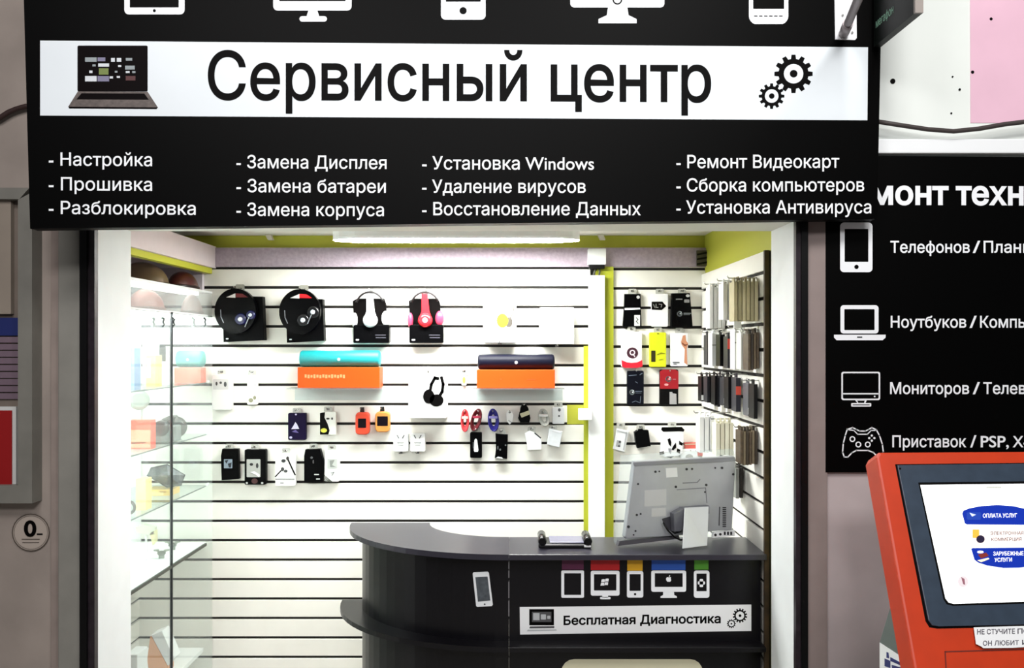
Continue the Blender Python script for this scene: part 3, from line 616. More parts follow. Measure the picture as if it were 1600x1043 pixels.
def speaker_set(x0, x1, yt, ym, yb, m, nm, dot):
    sh = W((x0 + x1) / 2, yb + 1, YB); zt = CZ + (CY - yb) / F * 4.18
    shelf = thing('acrylic_shelf', 'clear acrylic shelf under the orange box below the %s speaker' % nm, 'shelf', (sh.x, 4.2, zt))
    X0, X1 = (x0 - 12 - CX) / F * 4.2, (x1 + 14 - CX) / F * 4.2
    obj('plate', MB().box(X0, X1, 4.13, YB, zt - .0045, zt - .0005), ACRYL, shelf)
    obj('back_flange', MB().box(X0, X1, YB - .004, YB, zt - .07, zt - .0045), ACRYL, shelf)
    zt2 = CZ + (CY - ym) / F * 4.18; BX0_, BX1_ = (x0 - CX) / F * 4.18, (x1 - CX) / F * 4.18
    bx = thing('speaker_box', 'bright orange speaker carton under the %s speaker' % nm, 'box', ((BX0_ + BX1_) / 2, 4.23, zt), 'orange cartons on clear shelves')
    obj('carton', MB().box(BX0_, BX1_, 4.18, 4.29, zt, zt2, .0015), M('#e24a10', .5, spec=.2), bx)
    fp = frontal(4.18); b_ = MB()
    if nm == 'teal':
        for k in range(14): b_.flat(fp, rr(x0 + 11 + k * 4.6, 584.5 + (k % 3) * .6, x0 + 14.2 + k * 4.6, 589.5 + (k % 2)), .0008)
    else:
        b_.flat(fp, rr(x0 + 36, 591, x0 + 39, 593), .0008).flat(fp, rr(x0 + 78, 592, x0 + 92, 593), .0008)
    obj('faint_print', b_, M('#f58f5c' if nm == 'teal' else '#cf4a14', .5), bx)
    rz = (CY - yt) / F * 4.2 + CZ; r_ = (rz - zt2) / 2 - .0006; ax0 = (x0 + 1 - CX) / F * 4.2; ax1 = (x1 - CX) / F * 4.2
    sp_ = thing('cylinder_speaker', '%s cylinder speaker lying on its orange carton' % nm, 'speaker', ((ax0 + ax1) / 2, 4.24, zt2), 'cylinder speakers')
    L_ = ax1 - ax0
    obj('body', MB().lathe((ax0, 4.24, zt2 + r_ + .0003), (1, 0, 0), [(r_ * .6, 0), (r_ * .9, .004), (r_, .012), (r_, L_ - .012), (r_ * .9, L_ - .004), (r_ * .6, L_)], 28), m, sp_)
    obj('emblem', MB().lathe((ax0 + L_ * .5, 4.24 - r_ + .0015, zt2 + r_ * .95), (0, -1, 0), [(.008, 0), (.008, .002)], 12), dot, sp_)
speaker_set(465, 593, 547, 573.5, 605.5, M('#128f92', .5, noise=.05, scale=200), 'teal', M('#bfe6e6', .3, .3))
speaker_set(745, 867, 553, 577.5, 606, M('#07081c', .5, noise=.1, scale=200, spec=.2), 'navy', M('#dfe3ea', .3, .3))

GR = M('#a9aaa6', .5)
pack('earphone_pack', 'grey white earphone blister beside the glass cabinet', 'earphones', 331, 585, 362, 640, .03, M('#d4d2cf', .4), [('window', 'rect', (333, 592, 357, 608, 1), M('#bcbab8', .3)), ('earbud_print', 'disc', [(338.5, 599, 1.6, 3), (345, 597.5, 2, 2), (352, 600, 2.2, 4)], M('#3d3b3b', .5))], hk='the grey white earphone blister')
pack('small_accessory_pack', 'narrow white accessory pack right of the grey white earphone blister', 'accessory pack', 386, 586, 402, 632, .02, M('#ebebe2', .4), [('charm_print', 'disc', [(392, 625, 3.6, 3.4), (398, 621, 2.4, 3)], M('#8b8a70', .5)), ('dot_print', 'disc', (398.5, 601, 1, 1), GR)], hk='the narrow white accessory pack')
pack('headphone_box', 'white box picturing black headphones between the two orange cartons', 'headphone box', 638, 585, 698, 653, .085, WHITE, [('headphone_print', 'line', (4.6, [(672, 611), (674, 600), (679.5, 590), (684, 591)]), INKBLACK), ('right_band_print', 'line', (4.6, [(690, 590), (692.5, 600), (691, 611), (686, 620)]), INKBLACK), ('ear_cup_print', 'disc', [(670, 619, 9, 11), (682, 625, 11, 9.5)], INKBLACK), ('fine_print', 'rect', [(645, 595.5, 660, 596.6), (645, 600.5, 652, 601.6), (645, 605.5, 651, 606.8), (667, 572, 672, 573)], M('#9fa3a6', .5))], tab=668, hk='the white box with black headphones')
pack('small_accessory_pack', 'tiny yellow and white pack beside the navy speaker', 'accessory pack', 721, 584, 729, 602, .012, M('#f3f1e0', .4), [('yellow_print', 'disc', (725, 593.5, 2.3, 5.4), M('#e2c64a', .5))], hk='the tiny yellow and white pack')
pack('gadget_pack', 'dark purple gadget pack with a white triangle print', 'gadget pack', 450, 645, 478, 687, .025, M('#13082e', .45, spec=.1), [('triangle_print', 'poly', [[(461.5, 659), (464, 662), (467.5, 669.5), (455, 670), (459, 664)]], M('#d8d4ea', .4)), ('lilac_print', 'poly', [[(456, 674), (462, 671), (467, 676), (460, 675)]], M('#5d4f92', .4)), ('dot_print', 'disc', [(462.5, 647, 1.6, 1.4), (454.5, 683, 2.3, 1.8)], M('#c6bfe0', .4))], hk='the dark purple gadget pack')
pack('gadget_pack', 'black and white gadget pack with a yellow spot', 'gadget pack', 500, 643, 525, 679, .025, M('#eff0e8', .4), [('dark_swoosh', 'poly', [[(500, 645), (508, 643.5), (507, 652), (512, 662), (515, 672), (513, 678.5), (500, 678.5)]], M('#070603', .4, spec=.1)), ('yellow_spot', 'disc', (506, 672, 5, 3.4), M('#d7d548', .4)), ('eye_print', 'disc', [(512.5, 653.6, 2.6, 1.4), (519, 653.5, 1.3, 2)], M('#2a2926', .4))], hk='the black and white gadget pack')
def watch(lab, hk_, x0, y0, x1, y1, scr, m, m2):
    root, pl = pack('smart_watch', lab, 'watch', x0, y0, x1, y1, .045, m, [('screen', 'rect', scr, M('#140c12', .2))], 'watches on hooks', tab=False, r=6, bev=.006, body='case')
    cx = (x0 + x1) / 2
    obj('strap', MB().prism([frontal(YB - .02)(x, y) for x, y in ((cx - 3.5, y0 + 2), (cx - 3, y0 - 8), (cx + 3, y0 - 8), (cx + 3.5, y0 + 2))], (0, .008, 0), bev=.001), m2, root)
    hook(cx, y0 - 6, .05, hk_)
watch('coral red watch with a dark square screen hanging below the teal speaker', 'the coral red watch', 555, 644, 576.5, 679, (559.5, 653.5, 572, 668, .5), M('#d8452b', .4), M('#2a1715', .4))
watch('amber orange watch with a dark square screen hanging right of the coral one', 'the amber orange watch', 586, 643, 608.5, 675, (589.5, 650, 606, 665, .5), M('#cf8a42', .4), M('#1d1c1a', .4))
for i, x_ in enumerate((614.5, 641)):
    pack('earbud_box', ('small white earbud box left of its twin under the pictured headphones', 'small white earbud box right of its twin under the pictured headphones')[i], 'earbud box', x_, 677, x_ + 23, 705, .04, WHITE, [('earbud_print', 'poly', [[(x_ + 5, 679), (x_ + 7, 679.5), (x_ + 9.5, 684.5), (x_ + 8, 684.5)], [(x_ + 18, 679), (x_ + 16, 679.5), (x_ + 13.5, 684.5), (x_ + 15, 684.5)]], M('#5d5f60', .4)), ('fine_print', 'rect', [(x_ + 6, 690, x_ + 17, 691.3), (x_ + 7, 694, x_ + 16, 694.7)], M('#a5a8a6', .4))], 'twin white earbud boxes', tab=False)
    hook(x_ + 11.5, 704.5, .045, ('the left small white earbud box', 'the right small white earbud box')[i])
# row of coiled cables
def coil(lab, hk_, pts_c, rx, ry, tilt, m, m2, name='charging_cable'):
    cx, cy = pts_c; Yc = YB - .028; root = thing(name, lab, 'cable', W(cx, cy + ry, Yc), 'coiled cables on hooks')
    b_ = MB()
    for k in range(4):
        f = 1 - .13 * k; o_ = []
        for (x, y) in el(0, 0, rx * f, ry * f, 20):
            a = math.radians(tilt); o_.append(W(cx + x * math.cos(a) - y * math.sin(a), cy + x * math.sin(a) + y * math.cos(a), Yc + .004 * (k - 1.5)))
        b_.tube(o_, .0042, 6, True)
    obj('coil', b_, m, root)
    a = math.radians(tilt)
    q = W(cx + ry * .25 * math.sin(a), cy - ry * .25 * math.cos(a), Yc - .012)
    obj('tie_band', MB().box(q.x - rx * .9 / F * 4.25, q.x + rx * .9 / F * 4.25, Yc - .014, Yc + .014, q.z - .006, q.z + .006, .002), m2, root)
    hook(cx + (ry - 3) * math.sin(a), cy - (ry - 3) * math.cos(a), .05, hk_)
coil('salmon red coiled cable, first in the cable row', 'the salmon red coiled cable', (726.5, 656.5), 5.5, 17, 0, M('#cf3a40', .4), M('#f7b9b1', .4))
coil('dark red coiled cable tilted beside the salmon one', 'the dark red coiled cable', (744, 655.5), 7, 17, 15, M('#5f0815', .4), M('#a3324a', .4))
coil('violet blue coiled cable above a black pouch', 'the violet blue coiled cable', (771, 656), 7.5, 17, -4, M('#1b1578', .4), M('#8d87c9', .4))
pack('adapter', 'small white pentagon shaped adapter between the violet cable and the black plug', 'adapter', 790, 642, 803, 662, .03, M('#f2f3f2', .35), [('socket', 'disc', (796.5, 643.8, 1.8, 1.6), M('#6b6d6c', .4)), ('slot_print', 'line', (.9, [(795, 656.5), (799, 659.5)]), M('#8c8e8d', .4))], tab=False, pts=[(791, 646), (794, 641.5), (799, 641.5), (803, 648), (801, 658), (796.5, 663), (792, 658)])
hook(796.5, 642.5, .036, 'the small white pentagon adapter')
root, pl = pack('car_charger', 'black bottle shaped charger with a pale band in the cable row', 'charger', 810, 632, 829, 661, .04, M('#030303', .4, spec=.1), [('pale_band', 'poly', [[(812, 646), (826, 641), (828, 647), (815, 652)]], M('#c9c6a6', .4))], tab=False, bev=.005, pts=[(815, 633), (818, 630.5), (822, 632), (826, 638), (826, 646), (829, 653), (827, 660), (813, 660), (809.5, 653), (813, 645), (813, 638)])
hook(818.5, 632, .045, 'the black bottle shaped charger')
coil('pale grey coiled cable near the end of the cable row', 'the pale grey coiled cable', (850, 652), 7.5, 13, -12, M('#b9bab4', .4), M('#eceded', .4))
pack('accessory_bag', 'translucent white accessory bag at the end of the cable row by the lime patch', 'accessory pack', 863, 636, 882, 662, .02, M('#e3e5e7', .35), [('dark_spot', 'disc', [(874, 640, 2.2, 2.6), (873.5, 649.5, 1.6, 1.6)], M('#5a5c5e', .4))], hk='the translucent white accessory bag')
PB = M('#020203', .45, spec=.06)
pack('pouch', 'black pouch with an upright white pill shape under the dark red cable', 'pouch', 734.5, 675, 753, 715, .03, PB, [('pill_print', 'poly', [[(741.5, 687), (743.5, 684.5), (745.5, 687), (747.5, 703), (746.5, 705.5), (741.5, 705.5), (740.5, 703)]], PRINT), ('grey_print', 'rect', [(739, 690, 740.4, 700)], M('#55585a', .4))], tab=744, hk='the black pouch with the white pill shape')
pack('pouch', 'black pouch with a white foot under the violet cable', 'pouch', 773, 677, 793, 716, .03, PB, [('white_foot', 'poly', [[(774.5, 715), (778, 713), (784, 714), (786, 716)]], PRINT), ('grey_speck', 'disc', [(781.5, 702, 1.4, 1.6), (778, 699, .8, 3), (790, 695, 1.2, 1.2)], M('#6a6c6e', .4))], tab=783, pts=[(774, 677), (793.5, 679), (792.5, 716.5), (773, 715), (775.5, 700)], hk='the black pouch with the white foot')
pack('pouch', 'plain white pouch tilted under the black plug', 'pouch', 822, 674, 846, 702, .03, M('#f5f6f5', .4), [('dark_stripe', 'line', (1.8, [(836, 676.5), (844.5, 683.5)]), M('#35363a', .4))], tab=831, pts=[(820, 677), (827, 673), (833, 674), (846, 684), (846, 702), (825, 703)], hk='the plain white pouch')
pack('pouch', 'silvery white pouch tilted under the translucent bag', 'pouch', 856, 672, 880, 700, .03, M('#dfe1e4', .3, noise=.05, scale=40), [('white_fold', 'poly', [[(859, 669.8), (868, 671), (878, 674), (876, 676.4), (864, 673)]], PRINT)], tab=864, pts=[(858, 669), (879, 674), (874, 699), (855, 694)], hk='the silvery white pouch')
# bottom row on the left
pack('earphone_pack', 'black earphone pack with a small bluish window, first in the lowest row', 'earphones', 345, 701, 372, 749, .03, PB, [('window', 'rect', (350, 717, 363, 731, .5), M('#8a97a6', .3)), ('window_pattern', 'poly', [[(351, 719), (357, 718), (354, 724)], [(356, 724), (362, 722), (361, 730), (358, 730)]], M('#1a2029', .3))], 'earphone packs in the lowest row', pts=[(347, 701), (372, 701), (373, 748), (346, 750), (345, 712)], hk='the first black earphone pack of the lowest row')
pack('earphone_pack', 'black earphone pack with a grey window over a dark red spot', 'earphones', 382, 702, 415, 757, .035, PB, [('window', 'rect', (385.5, 717, 407, 745, 1), M('#a8a9a4', .3)), ('earbud_print', 'disc', [(393, 725, 2.6, 2.2), (402, 727, 2, 4)], M('#1d1d1d', .4)), ('white_print', 'poly', [[(391, 737), (398, 736), (406, 741), (405, 745), (400, 741)]], PRINT), ('red_spot', 'disc', (398, 751, 5, 4), M('#3c0a0d', .4)), ('corner_dot', 'disc', [(386, 754, 1.8, 1.5), (410, 754, 1.8, 1.5)], M('#c0c0bd', .4))], 'earphone packs in the lowest row', hk='the black earphone pack with the grey window')
pack('earphone_pack', 'white earphone box picturing black wired earbuds', 'earphones', 430, 708, 461, 759, .035, M('#f1f2ef', .4), [('cord_print', 'line', [(2.2, [(449.5, 716), (453, 724), (461, 741)]), (1.8, [(430.5, 744), (440, 734)])], INKBLACK), ('earbud_print', 'disc', [(443, 719.5, 3.4, 2.6), (449.5, 715.5, 2.2, 3), (441.5, 732.5, 2.6, 3), (446.5, 735.5, 3, 2.2)], M('#2b2c2e', .4)), ('edge_line', 'rect', [(430.5, 747.4, 460.5, 748.6), (438, 753.4, 443.5, 754.6)], M('#6b6d6c', .5))], 'earphone packs in the lowest row', tab=447, hk='the white earphone box with pictured earbuds')
pack('earphone_pack', 'plain black earphone pack between two white ones in the lowest row', 'earphones', 475, 701, 505, 753, .035, PB, [('small_logo', 'rect', [(491, 740, 498.5, 741.8, .6), (494, 747, 500, 748.6, .5)], M('#c9cac9', .5)), ('grey_print', 'disc', [(487, 714.5, 2, 1.8), (489.5, 721, .8, 3)], M('#55565a', .4))], 'earphone packs in the lowest row', pts=[(477, 702), (500, 701), (502, 712), (505, 720), (504, 752), (475, 753), (475, 712)], hk='the plain black earphone pack')
pack('earphone_pack', 'white pack with a grey square picture, last in the lowest row', 'earphones', 507, 703, 530, 752, .025, M('#f3f4f2', .4), [('square_picture', 'rect', (511.5, 716.5, 527, 731.5), M('#c5c9c4', .4)), ('picture_detail', 'poly', [[(515, 719), (523, 718), (519, 726), (525, 729), (516, 729)]], M('#8d928d', .4)), ('grey_mark', 'line', (1, [(517, 738), (522, 737), (519, 742)]), M('#8e9290', .4)), ('striped_corner', 'line', [(.8, [(507, 742 + k * 2.2), (507 + 12 - k, 752)]) for k in range(5)], M('#54574f', .5))], 'earphone packs in the lowest row', hk='the white pack with the grey square picture')
# right hand bay of the back wall
A_ = 'accessory packs in the right hand bay'
pack('accessory_pack', 'black pack with a white crease and a white sticker, top left of the bay', 'accessory pack', 974, 459, 1002, 510, .02, PB, [('white_crease', 'poly', [[(976, 481), (1000, 480.6), (1000.5, 483), (990, 483.6), (976, 484)]], PRINT), ('sticker', 'rect', (991, 492, 1000, 509, .4), M('#d6d7d6', .4)), ('scribble', 'line', (1, [(994, 496), (997, 499), (994, 502), (997, 505)]), INKBLACK), ('round_dot', 'disc', (997, 464, 2.6, 2.5), M('#bfc1c0', .4))], A_, pts=[(976, 459), (1001, 459), (1001.5, 482), (1002.5, 510), (973, 510), (975, 484)], hk='the black pack with the white crease')
pack('accessory_pack', 'white pack with a black arrow label, top middle of the bay', 'accessory pack', 1018, 459, 1044, 510, .02, M('#eeeff0', .4), [('arrow_label', 'poly', [[(1018, 471), (1035, 471), (1041, 478), (1034, 484), (1018, 483.6)]], INKBLACK), ('label_lettering', 'line', [(1.1, [(1021, 475.5), (1023, 480)]), (1.1, [(1025, 475), (1025, 480), (1028, 480)]), (1.1, [(1030, 475), (1034, 475.5), (1033, 479.5)])], M('#8c8a8a', .5))], A_, hk='the white pack with the arrow label')
def G_logo(x, y, r): return [(1.7, [(x + r * .7, y - r * .7)] + el(x, y, r, r, 12, -60, -325)[1:] + [(x + r, y), (x + r * .2, y)])]
pack('accessory_pack', 'large black pack with a pale ring logo, top right of the bay', 'accessory pack', 1050, 459, 1081, 511, .035, PB, [('ring_logo', 'line', G_logo(1062, 490, 3.4), M('#b4bcc0', .4)), ('logo_lettering', 'rect', [(1068, 488.5, 1080, 489.9), (1068, 491, 1078, 491.8)], M('#6a7073', .4)), ('pale_print', 'rect', [(1069, 467.6, 1077, 472.6, 1), (1056, 466.4, 1066, 468)], M('#8b8a8c', .4)), ('round_dot', 'disc', (1074.5, 461.8, 3, 2.2), M('#bfc1c0', .4))], A_, pts=[(1050, 458), (1078, 457.5), (1080, 480), (1082.5, 511), (1049, 511)], hk='the large black pack with the ring logo')
pack('accessory_pack', 'white pack with a dark round Q badge and red base', 'accessory pack', 971, 518, 1003, 573, .022, M('#f3eff3', .4), [('red_base', 'poly', [[(971, 562), (979, 565.5), (987, 566.5), (996, 565.5), (1003.5, 562), (1004, 572), (996, 574.5), (976, 574.5), (972, 572)]], M('#cf1b2e', .4)), ('badge', 'disc', (988, 551, 8.8, 8.6), M('#3a1626', .4)), ('badge_ring', 'ring', (988, 550.5, 4.4, 1.7), M('#e8dfe4', .4)), ('badge_tail', 'line', (1.5, [(989, 553), (991.5, 556.5)]), M('#e8dfe4', .4))], A_, hk='the white pack with the round badge')
pack('accessory_pack', 'lime yellow pack with a dark bar print in the bay', 'accessory pack', 1015, 519, 1041, 573, .022, M('#d3d91a', .45), [('dark_bar', 'rect', (1017.5, 547.5, 1024, 565, .6), M('#2f2a08', .4)), ('swirl_print', 'line', [(1, [(1027, 554), (1033, 551), (1038, 552)]), (.9, [(1030, 562), (1035, 561)])], M('#7d8210', .4)), ('top_dot', 'disc', (1028, 521, 1.6, .9), M('#5d6010', .4))], A_, hk='the lime yellow pack')
pack('accessory_pack', 'white pack with a copper coloured cable picture in the bay', 'accessory pack', 1048, 520, 1075, 572, .022, M('#e9ebf0', .4), [('copper_print', 'poly', [[(1064, 534), (1067, 524), (1071, 523), (1072, 532), (1075, 536), (1073, 545), (1074, 570), (1069, 566), (1070, 545), (1065, 538)]], M('#c98a68', .4)), ('brown_print', 'line', (2, [(1066, 536), (1070, 539), (1074, 538)]), M('#8f4a2f', .4)), ('fine_print', 'rect', [(1051, 565.2, 1061.5, 566.6), (1052, 568, 1057, 569)], M('#55585f', .4))], A_, hk='the white pack with the copper cable picture')
pack('accessory_pack', 'narrow navy pack with a white letter G, lower left of the bay', 'accessory pack', 980, 579, 1006, 632, .025, M('#050712', .4, spec=.15), [('letter_logo', 'line', G_logo(987.5, 612.5, 3.2), M('#cfd6da', .4)), ('logo_lettering', 'rect', [(992.5, 610.5, 1003, 611.8), (992.5, 613.2, 1002, 614)], M('#566070', .4)), ('pale_print', 'line', [(1.1, [(983, 586.5), (994, 585.5)]), (1.5, [(1000, 585), (1003, 583)]), (.9, [(993, 596), (996, 598)]), (.9, [(988, 628), (993, 626), (1000, 629), (1001, 619)])], M('#5c6675', .4))], A_, tab=False)
pack('accessory_pack', 'red topped black pack with a white letter G, lower right of the bay', 'accessory pack', 1031, 577, 1060, 632, .025, M('#040303', .4, spec=.12), [('red_top', 'poly', [[(1031, 580), (1036, 577), (1055, 577), (1060, 580), (1060, 607), (1031, 607)]], M('#9c0f1c', .35)), ('letter_logo', 'line', G_logo(1044.5, 591.8, 3.6), M('#d8cfd2', .4)), ('logo_lettering', 'rect', (1051, 591.5, 1056, 593), M('#b0666e', .4)), ('pink_spot', 'disc', (1041, 600.5, 3.2, 1.8), M('#e8a0a0', .4)), ('device_picture', 'poly', [[(1046, 612), (1050, 612), (1051, 614), (1056.5, 615), (1057, 631), (1046, 631)]], M('#a5a4a4', .4))], A_, tab=False)
for x_, w_ in ((993, 'the narrow navy pack with the letter G'), (1045, 'the red topped black pack')): hook(x_, 580, .03, w_)
pack('accessory_pack', 'white boxed charger pack tilted beside the lime pilaster', 'accessory pack', 958, 668, 982, 704, .02, M('#e6e8ea', .4), [('picture', 'poly', [[(964, 687), (970, 688), (969, 698), (962, 697)]], M('#a4a7a8', .4)), ('dark_print', 'disc', [(968.5, 690, 2, 1.8), (967, 696.5, 2, 1.5)], M('#4a4b4d', .4)), ('edge_line', 'line', [(1, [(964, 672), (979, 676)]), (1, [(979, 675), (974, 702)])], M('#9a9da0', .4))], None, tab=970, pts=[(964, 669), (983, 673), (976, 706), (957, 701)], hk='the tilted white charger pack')
pack('plug_adapter', 'chunky black plug adapter hanging above the computer', 'adapter', 992, 671, 1016, 699, .04, M('#020203', .45, spec=.08), (), None, tab=1001, bev=.004, pts=[(991.5, 675), (997, 673.5), (998, 670), (1004, 669.5), (1006, 672.5), (1013.5, 672), (1017, 697), (1010, 696.5), (1000, 699), (996, 700), (993.5, 690)], hk='the chunky black plug adapter')
pack('gift_pouch', 'black and white patterned pouch above the computer', 'pouch', 1031, 667, 1069, 713, .035, M('#ecedf0', .4), [('black_top', 'poly', [[(1034, 667), (1065, 666.5), (1069.5, 671), (1068, 674), (1062, 673.5), (1036, 674), (1033, 671)]], INKBLACK), ('black_pattern', 'poly', [[(1043, 686), (1047, 684), (1049, 691), (1048, 697), (1045, 694)], [(1052, 696), (1056, 691), (1056.5, 699), (1052, 703), (1049, 702)], [(1061, 688), (1067, 692), (1066, 696), (1061, 694)], [(1058, 700), (1063, 702), (1062, 708), (1057, 706)], [(1030, 706), (1037, 704.5), (1038, 709), (1031, 710)], [(1040, 713), (1053, 712.5), (1048, 715.5)]], INKBLACK), ('grey_pattern', 'poly', [[(1044, 700), (1048, 700), (1048, 709), (1045, 706)]], M('#8d8f96', .4))], None, tab=1050, pts=[(1034, 667), (1066, 667), (1069, 672), (1067.5, 690), (1066, 708), (1060, 712), (1040, 714), (1032, 710), (1034, 692), (1036, 675)], hk='the patterned pouch')
pack('accessory_pack', 'salmon red flat pack partly behind the computer', 'accessory pack', 1070, 691, 1100, 712, .02, M('#e0655a', .4), [('pale_stripe', 'line', (2, [(1071, 694), (1097, 693)]), M('#d9b9a0', .4))], None, tab=False)
pack('accessory_pack', 'white card standing in front of the salmon red pack', 'accessory pack', 1064, 701, 1090, 716, .03, M('#f3f5f6', .4), [('round_print', 'disc', (1077, 713.5, 6, 4.4), M('#a5a39d', .4))], None, tab=False)
for x_, w_ in ((1085, 'the salmon red flat pack'), (1077, 'the white card by the salmon red pack')): hook(x_, 704, .025, w_)

# white duct with connection boxes on the lime pilaster
t = thing('cable_duct', 'white vertical cable duct on the lime pilaster', 'cable duct', (.44, 4.27, .95))
obj('channel', MB().box((920 - CX) / F * 4.25, (945 - CX) / F * 4.25, 4.245, 4.28, .6, CZ + (CY - 430) / F * 4.25, .003), WHITE, t)
obj('cable_end', MB().tube([W(928, 432, 4.26), W(929, 424, 4.26), W(933, 418, 4.27)], .006, 7).tube([W(936, 432, 4.26), W(937, 424, 4.26), W(936, 418, 4.27)], .005, 7), M('#3a3a30', .5), t)
t = thing('connection_box', 'white connection box above the vertical duct under the ceiling', 'connection box', W(934, 420, 4.25))
obj('housing', MB().box((919 - CX) / F * 4.24, (947 - CX) / F * 4.24, 4.24, 4.289, CZ + (CY - 413) / F * 4.24, CZ + (CY - 388) / F * 4.24, .003), WHITE, t)
obj('dark_underside', MB().box((921 - CX) / F * 4.24, (945 - CX) / F * 4.24, 4.245, 4.285, CZ + (CY - 419) / F * 4.24, CZ + (CY - 413.2) / F * 4.24), BLACK, t)
tag(obj('wall_switch', MB().box((904 - CX) / F * 4.22, (925 - CX) / F * 4.22, 4.2125, 4.2445, CZ + (CY - 656) / F * 4.22, CZ + (CY - 638) / F * 4.22, .003).box((915 - CX) / F * 4.22, (925 - CX) / F * 4.22, 4.2445, 4.3, CZ + (CY - 655) / F * 4.22, CZ + (CY - 639) / F * 4.22), WHITE), 'small white box on the duct beside the lime wall patch', 'switch box')
t = thing('wall_bracket', 'small dark metal bracket at the right end of the grey beam', 'bracket', W(1099, 415, 4.28))
b = MB().prism([W(x, y, 4.27) for x, y in ((1089, 391), (1110, 391), (1110, 415), (1089, 415))], (0, .018, 0)); obj('backing', b, M('#4e4a3c', .5), t)
b = MB()
for k in range(3): b.prism([W(x, y, 4.265) for x, y in ((1089, 396 + k * 7.5), (1110, 392 + k * 7.5), (1110, 395 + k * 7.5), (1089, 399 + k * 7.5))], (0, .004, 0))
obj('bar', b, BLACK, t)

# ------------------------------------------------------------------ packets hanging in stacks on the right side wall
def stack(what, row, group, px0, px1, py0, py1, Yf, n, m, w=.075, label=None, extra=None, cat='packet', name='hanging_packet', gap=.86):
    X0, X1 = (px0 - CX) / F * Yf, (px1 - CX) / F * Yf; z0, z1 = CZ + (CY - py1) / F * Yf, CZ + (CY - py0) / F * Yf
    X1 = min(X1, .976); st = (X1 - X0) / n
    for k in range(n):
        a = X0 + st * k; jit = random.uniform(-.004, .004) if n > 1 else 0
        b_ = MB().box(a, a + st * gap, Yf, Yf + w, z0 + jit, z1 + jit, min(.0015, st * .2)).box(a + st * .3, a + st * .55, Yf + w * .3, Yf + w * .7, z1 + jit, z1 + jit + .018)
        mm = m[k % len(m)] if isinstance(m, list) else m
        o_ = obj(name, b_, mm)
        tag(o_, label or what, cat, group if n > 1 else group)
        if extra:
            for nm, fy0, fy1, em in extra:
                obj(nm, MB().box(a - .0004, a + st * gap + .0004, Yf - .001, Yf, z0 + (z1 - z0) * fy0, z0 + (z1 - z0) * fy1), em, o_)
    hz = z1 + .012; yy = Yf + w / 2
    tag(obj('peg_hook', MB().tube([(.992, yy, hz + .002), (X0 - .012, yy, hz), (X0 - .018, yy, hz + .01)], .0026, 6), CHROME), 'side wall peg carrying ' + row, 'hook', 'pegs on the right side wall')
WP = M('#eef0ef', .4); TAN = M('#b5ab84', .5, noise=.08, scale=40); BR = M('#4a3c2b', .5, noise=.35, scale=60); DK = M('#08070a', .4, spec=.2); DG = M('#26262c', .4, spec=.3)
stack('thin white packet in the far stack of the top side wall row', 'the far white packets of the top row', 'far white packets top row', 1109, 1135, 447, 512, 3.8, 4, [WP, M('#d5d6d4', .4)])
stack('white packet in front of the tan packets in the top side wall row', 'the white packets in front of the tan ones', 'white packets by the tan ones', 1130, 1146, 442, 499, 3.44, 2, WP)
stack('tan packet in the near stack of the top side wall row', 'the tan packets of the top row', 'tan packets top row', 1147, 1186, 438, 500, 3.29, 6, [TAN, M('#a39a75', .5), M('#c2b992', .5)])
stack('', 'the small white price card', None, 1147, 1163, 501, 514, 3.52, 1, WP, label='small white price card between the first and second side wall rows', cat='price card', name='price_card', w=.01)
stack('', 'the slim dark packet at the far end of the second row', None, 1105, 1111, 523, 570, 3.95, 1, DG, label='slim dark packet at the far end of the second side wall row')
stack('', 'the far white packet of the second row', None, 1112.5, 1124, 520, 572, 3.8, 1, WP, label='white packet between two dark ones in the second side wall row', extra=[('small_print', .62, .66, GR)])
stack('', 'the black packet of the second row', None, 1125, 1134, 522, 572, 3.7, 1, DK, label='black packet right of the white one in the second side wall row')
stack('', 'the black packet with the red top', None, 1137, 1147, 525, 575, 3.6, 1, DG, label='dark packet with a red patch near its top in the second side wall row', extra=[('red_patch', .6, .92, M('#d9402f', .4))])
stack('', 'the broad white packet of the second row', None, 1148, 1158, 517, 577, 3.5, 1, WP, label='broad white packet right of the red patched one', extra=[('small_print', .68, .72, GR)])
stack('clear white packet beside the brown stack in the second side wall row', 'the clear white packets beside the brown stack', 'clear packets second row', 1158, 1168, 519, 577, 3.4, 2, M('#d9dbd4', .3))
stack('dark brown packet in the near stack of the second side wall row', 'the dark brown packets of the second row', 'brown packets second row', 1169, 1187, 520, 577, 3.28, 4, [BR, M('#2a2118', .5), M('#5a4c38', .5)])
TG = [('white_tag', .06, .26, WP)]
stack('', 'the black case at the far end of the third row', None, 1096, 1104, 588, 627, 3.95, 1, DK, label='black case with a white tag at the far end of the third side wall row', extra=TG, cat='phone case', name='phone_case')
stack('dark case in the second stack from the far end of the third side wall row', 'the dark cases in the second stack of the third row', 'dark cases second stack', 1105, 1115, 588, 629, 3.82, 2, [DG, DK], cat='phone case', name='phone_case')
stack('dark grey case in the middle stack of the third side wall row', 'the grey cases in the middle of the third row', 'grey cases middle stack', 1117, 1131, 588, 634, 3.72, 3, [DK, DG, M('#241f26', .4)], cat='phone case', name='phone_case')
stack('', 'the dark case with the white tag mid row', None, 1131, 1137, 590, 633, 3.62, 1, DG, label='slim grey case with a white tag in the middle of the third side wall row', extra=TG, cat='phone case', name='phone_case')
stack('black case left of the red marked case in the third side wall row', 'the black cases left of the red marked one', 'black cases by the red mark', 1138, 1149, 588, 638, 3.53, 2, DK, cat='phone case', name='phone_case')
stack('', 'the dark case with the red mark', None, 1150, 1159, 590, 643, 3.44, 1, M('#26262f', .4), label='dark case with a red mark in the third side wall row', extra=[('red_mark', .5, .75, M('#d8503c', .4))], cat='phone case', name='phone_case')
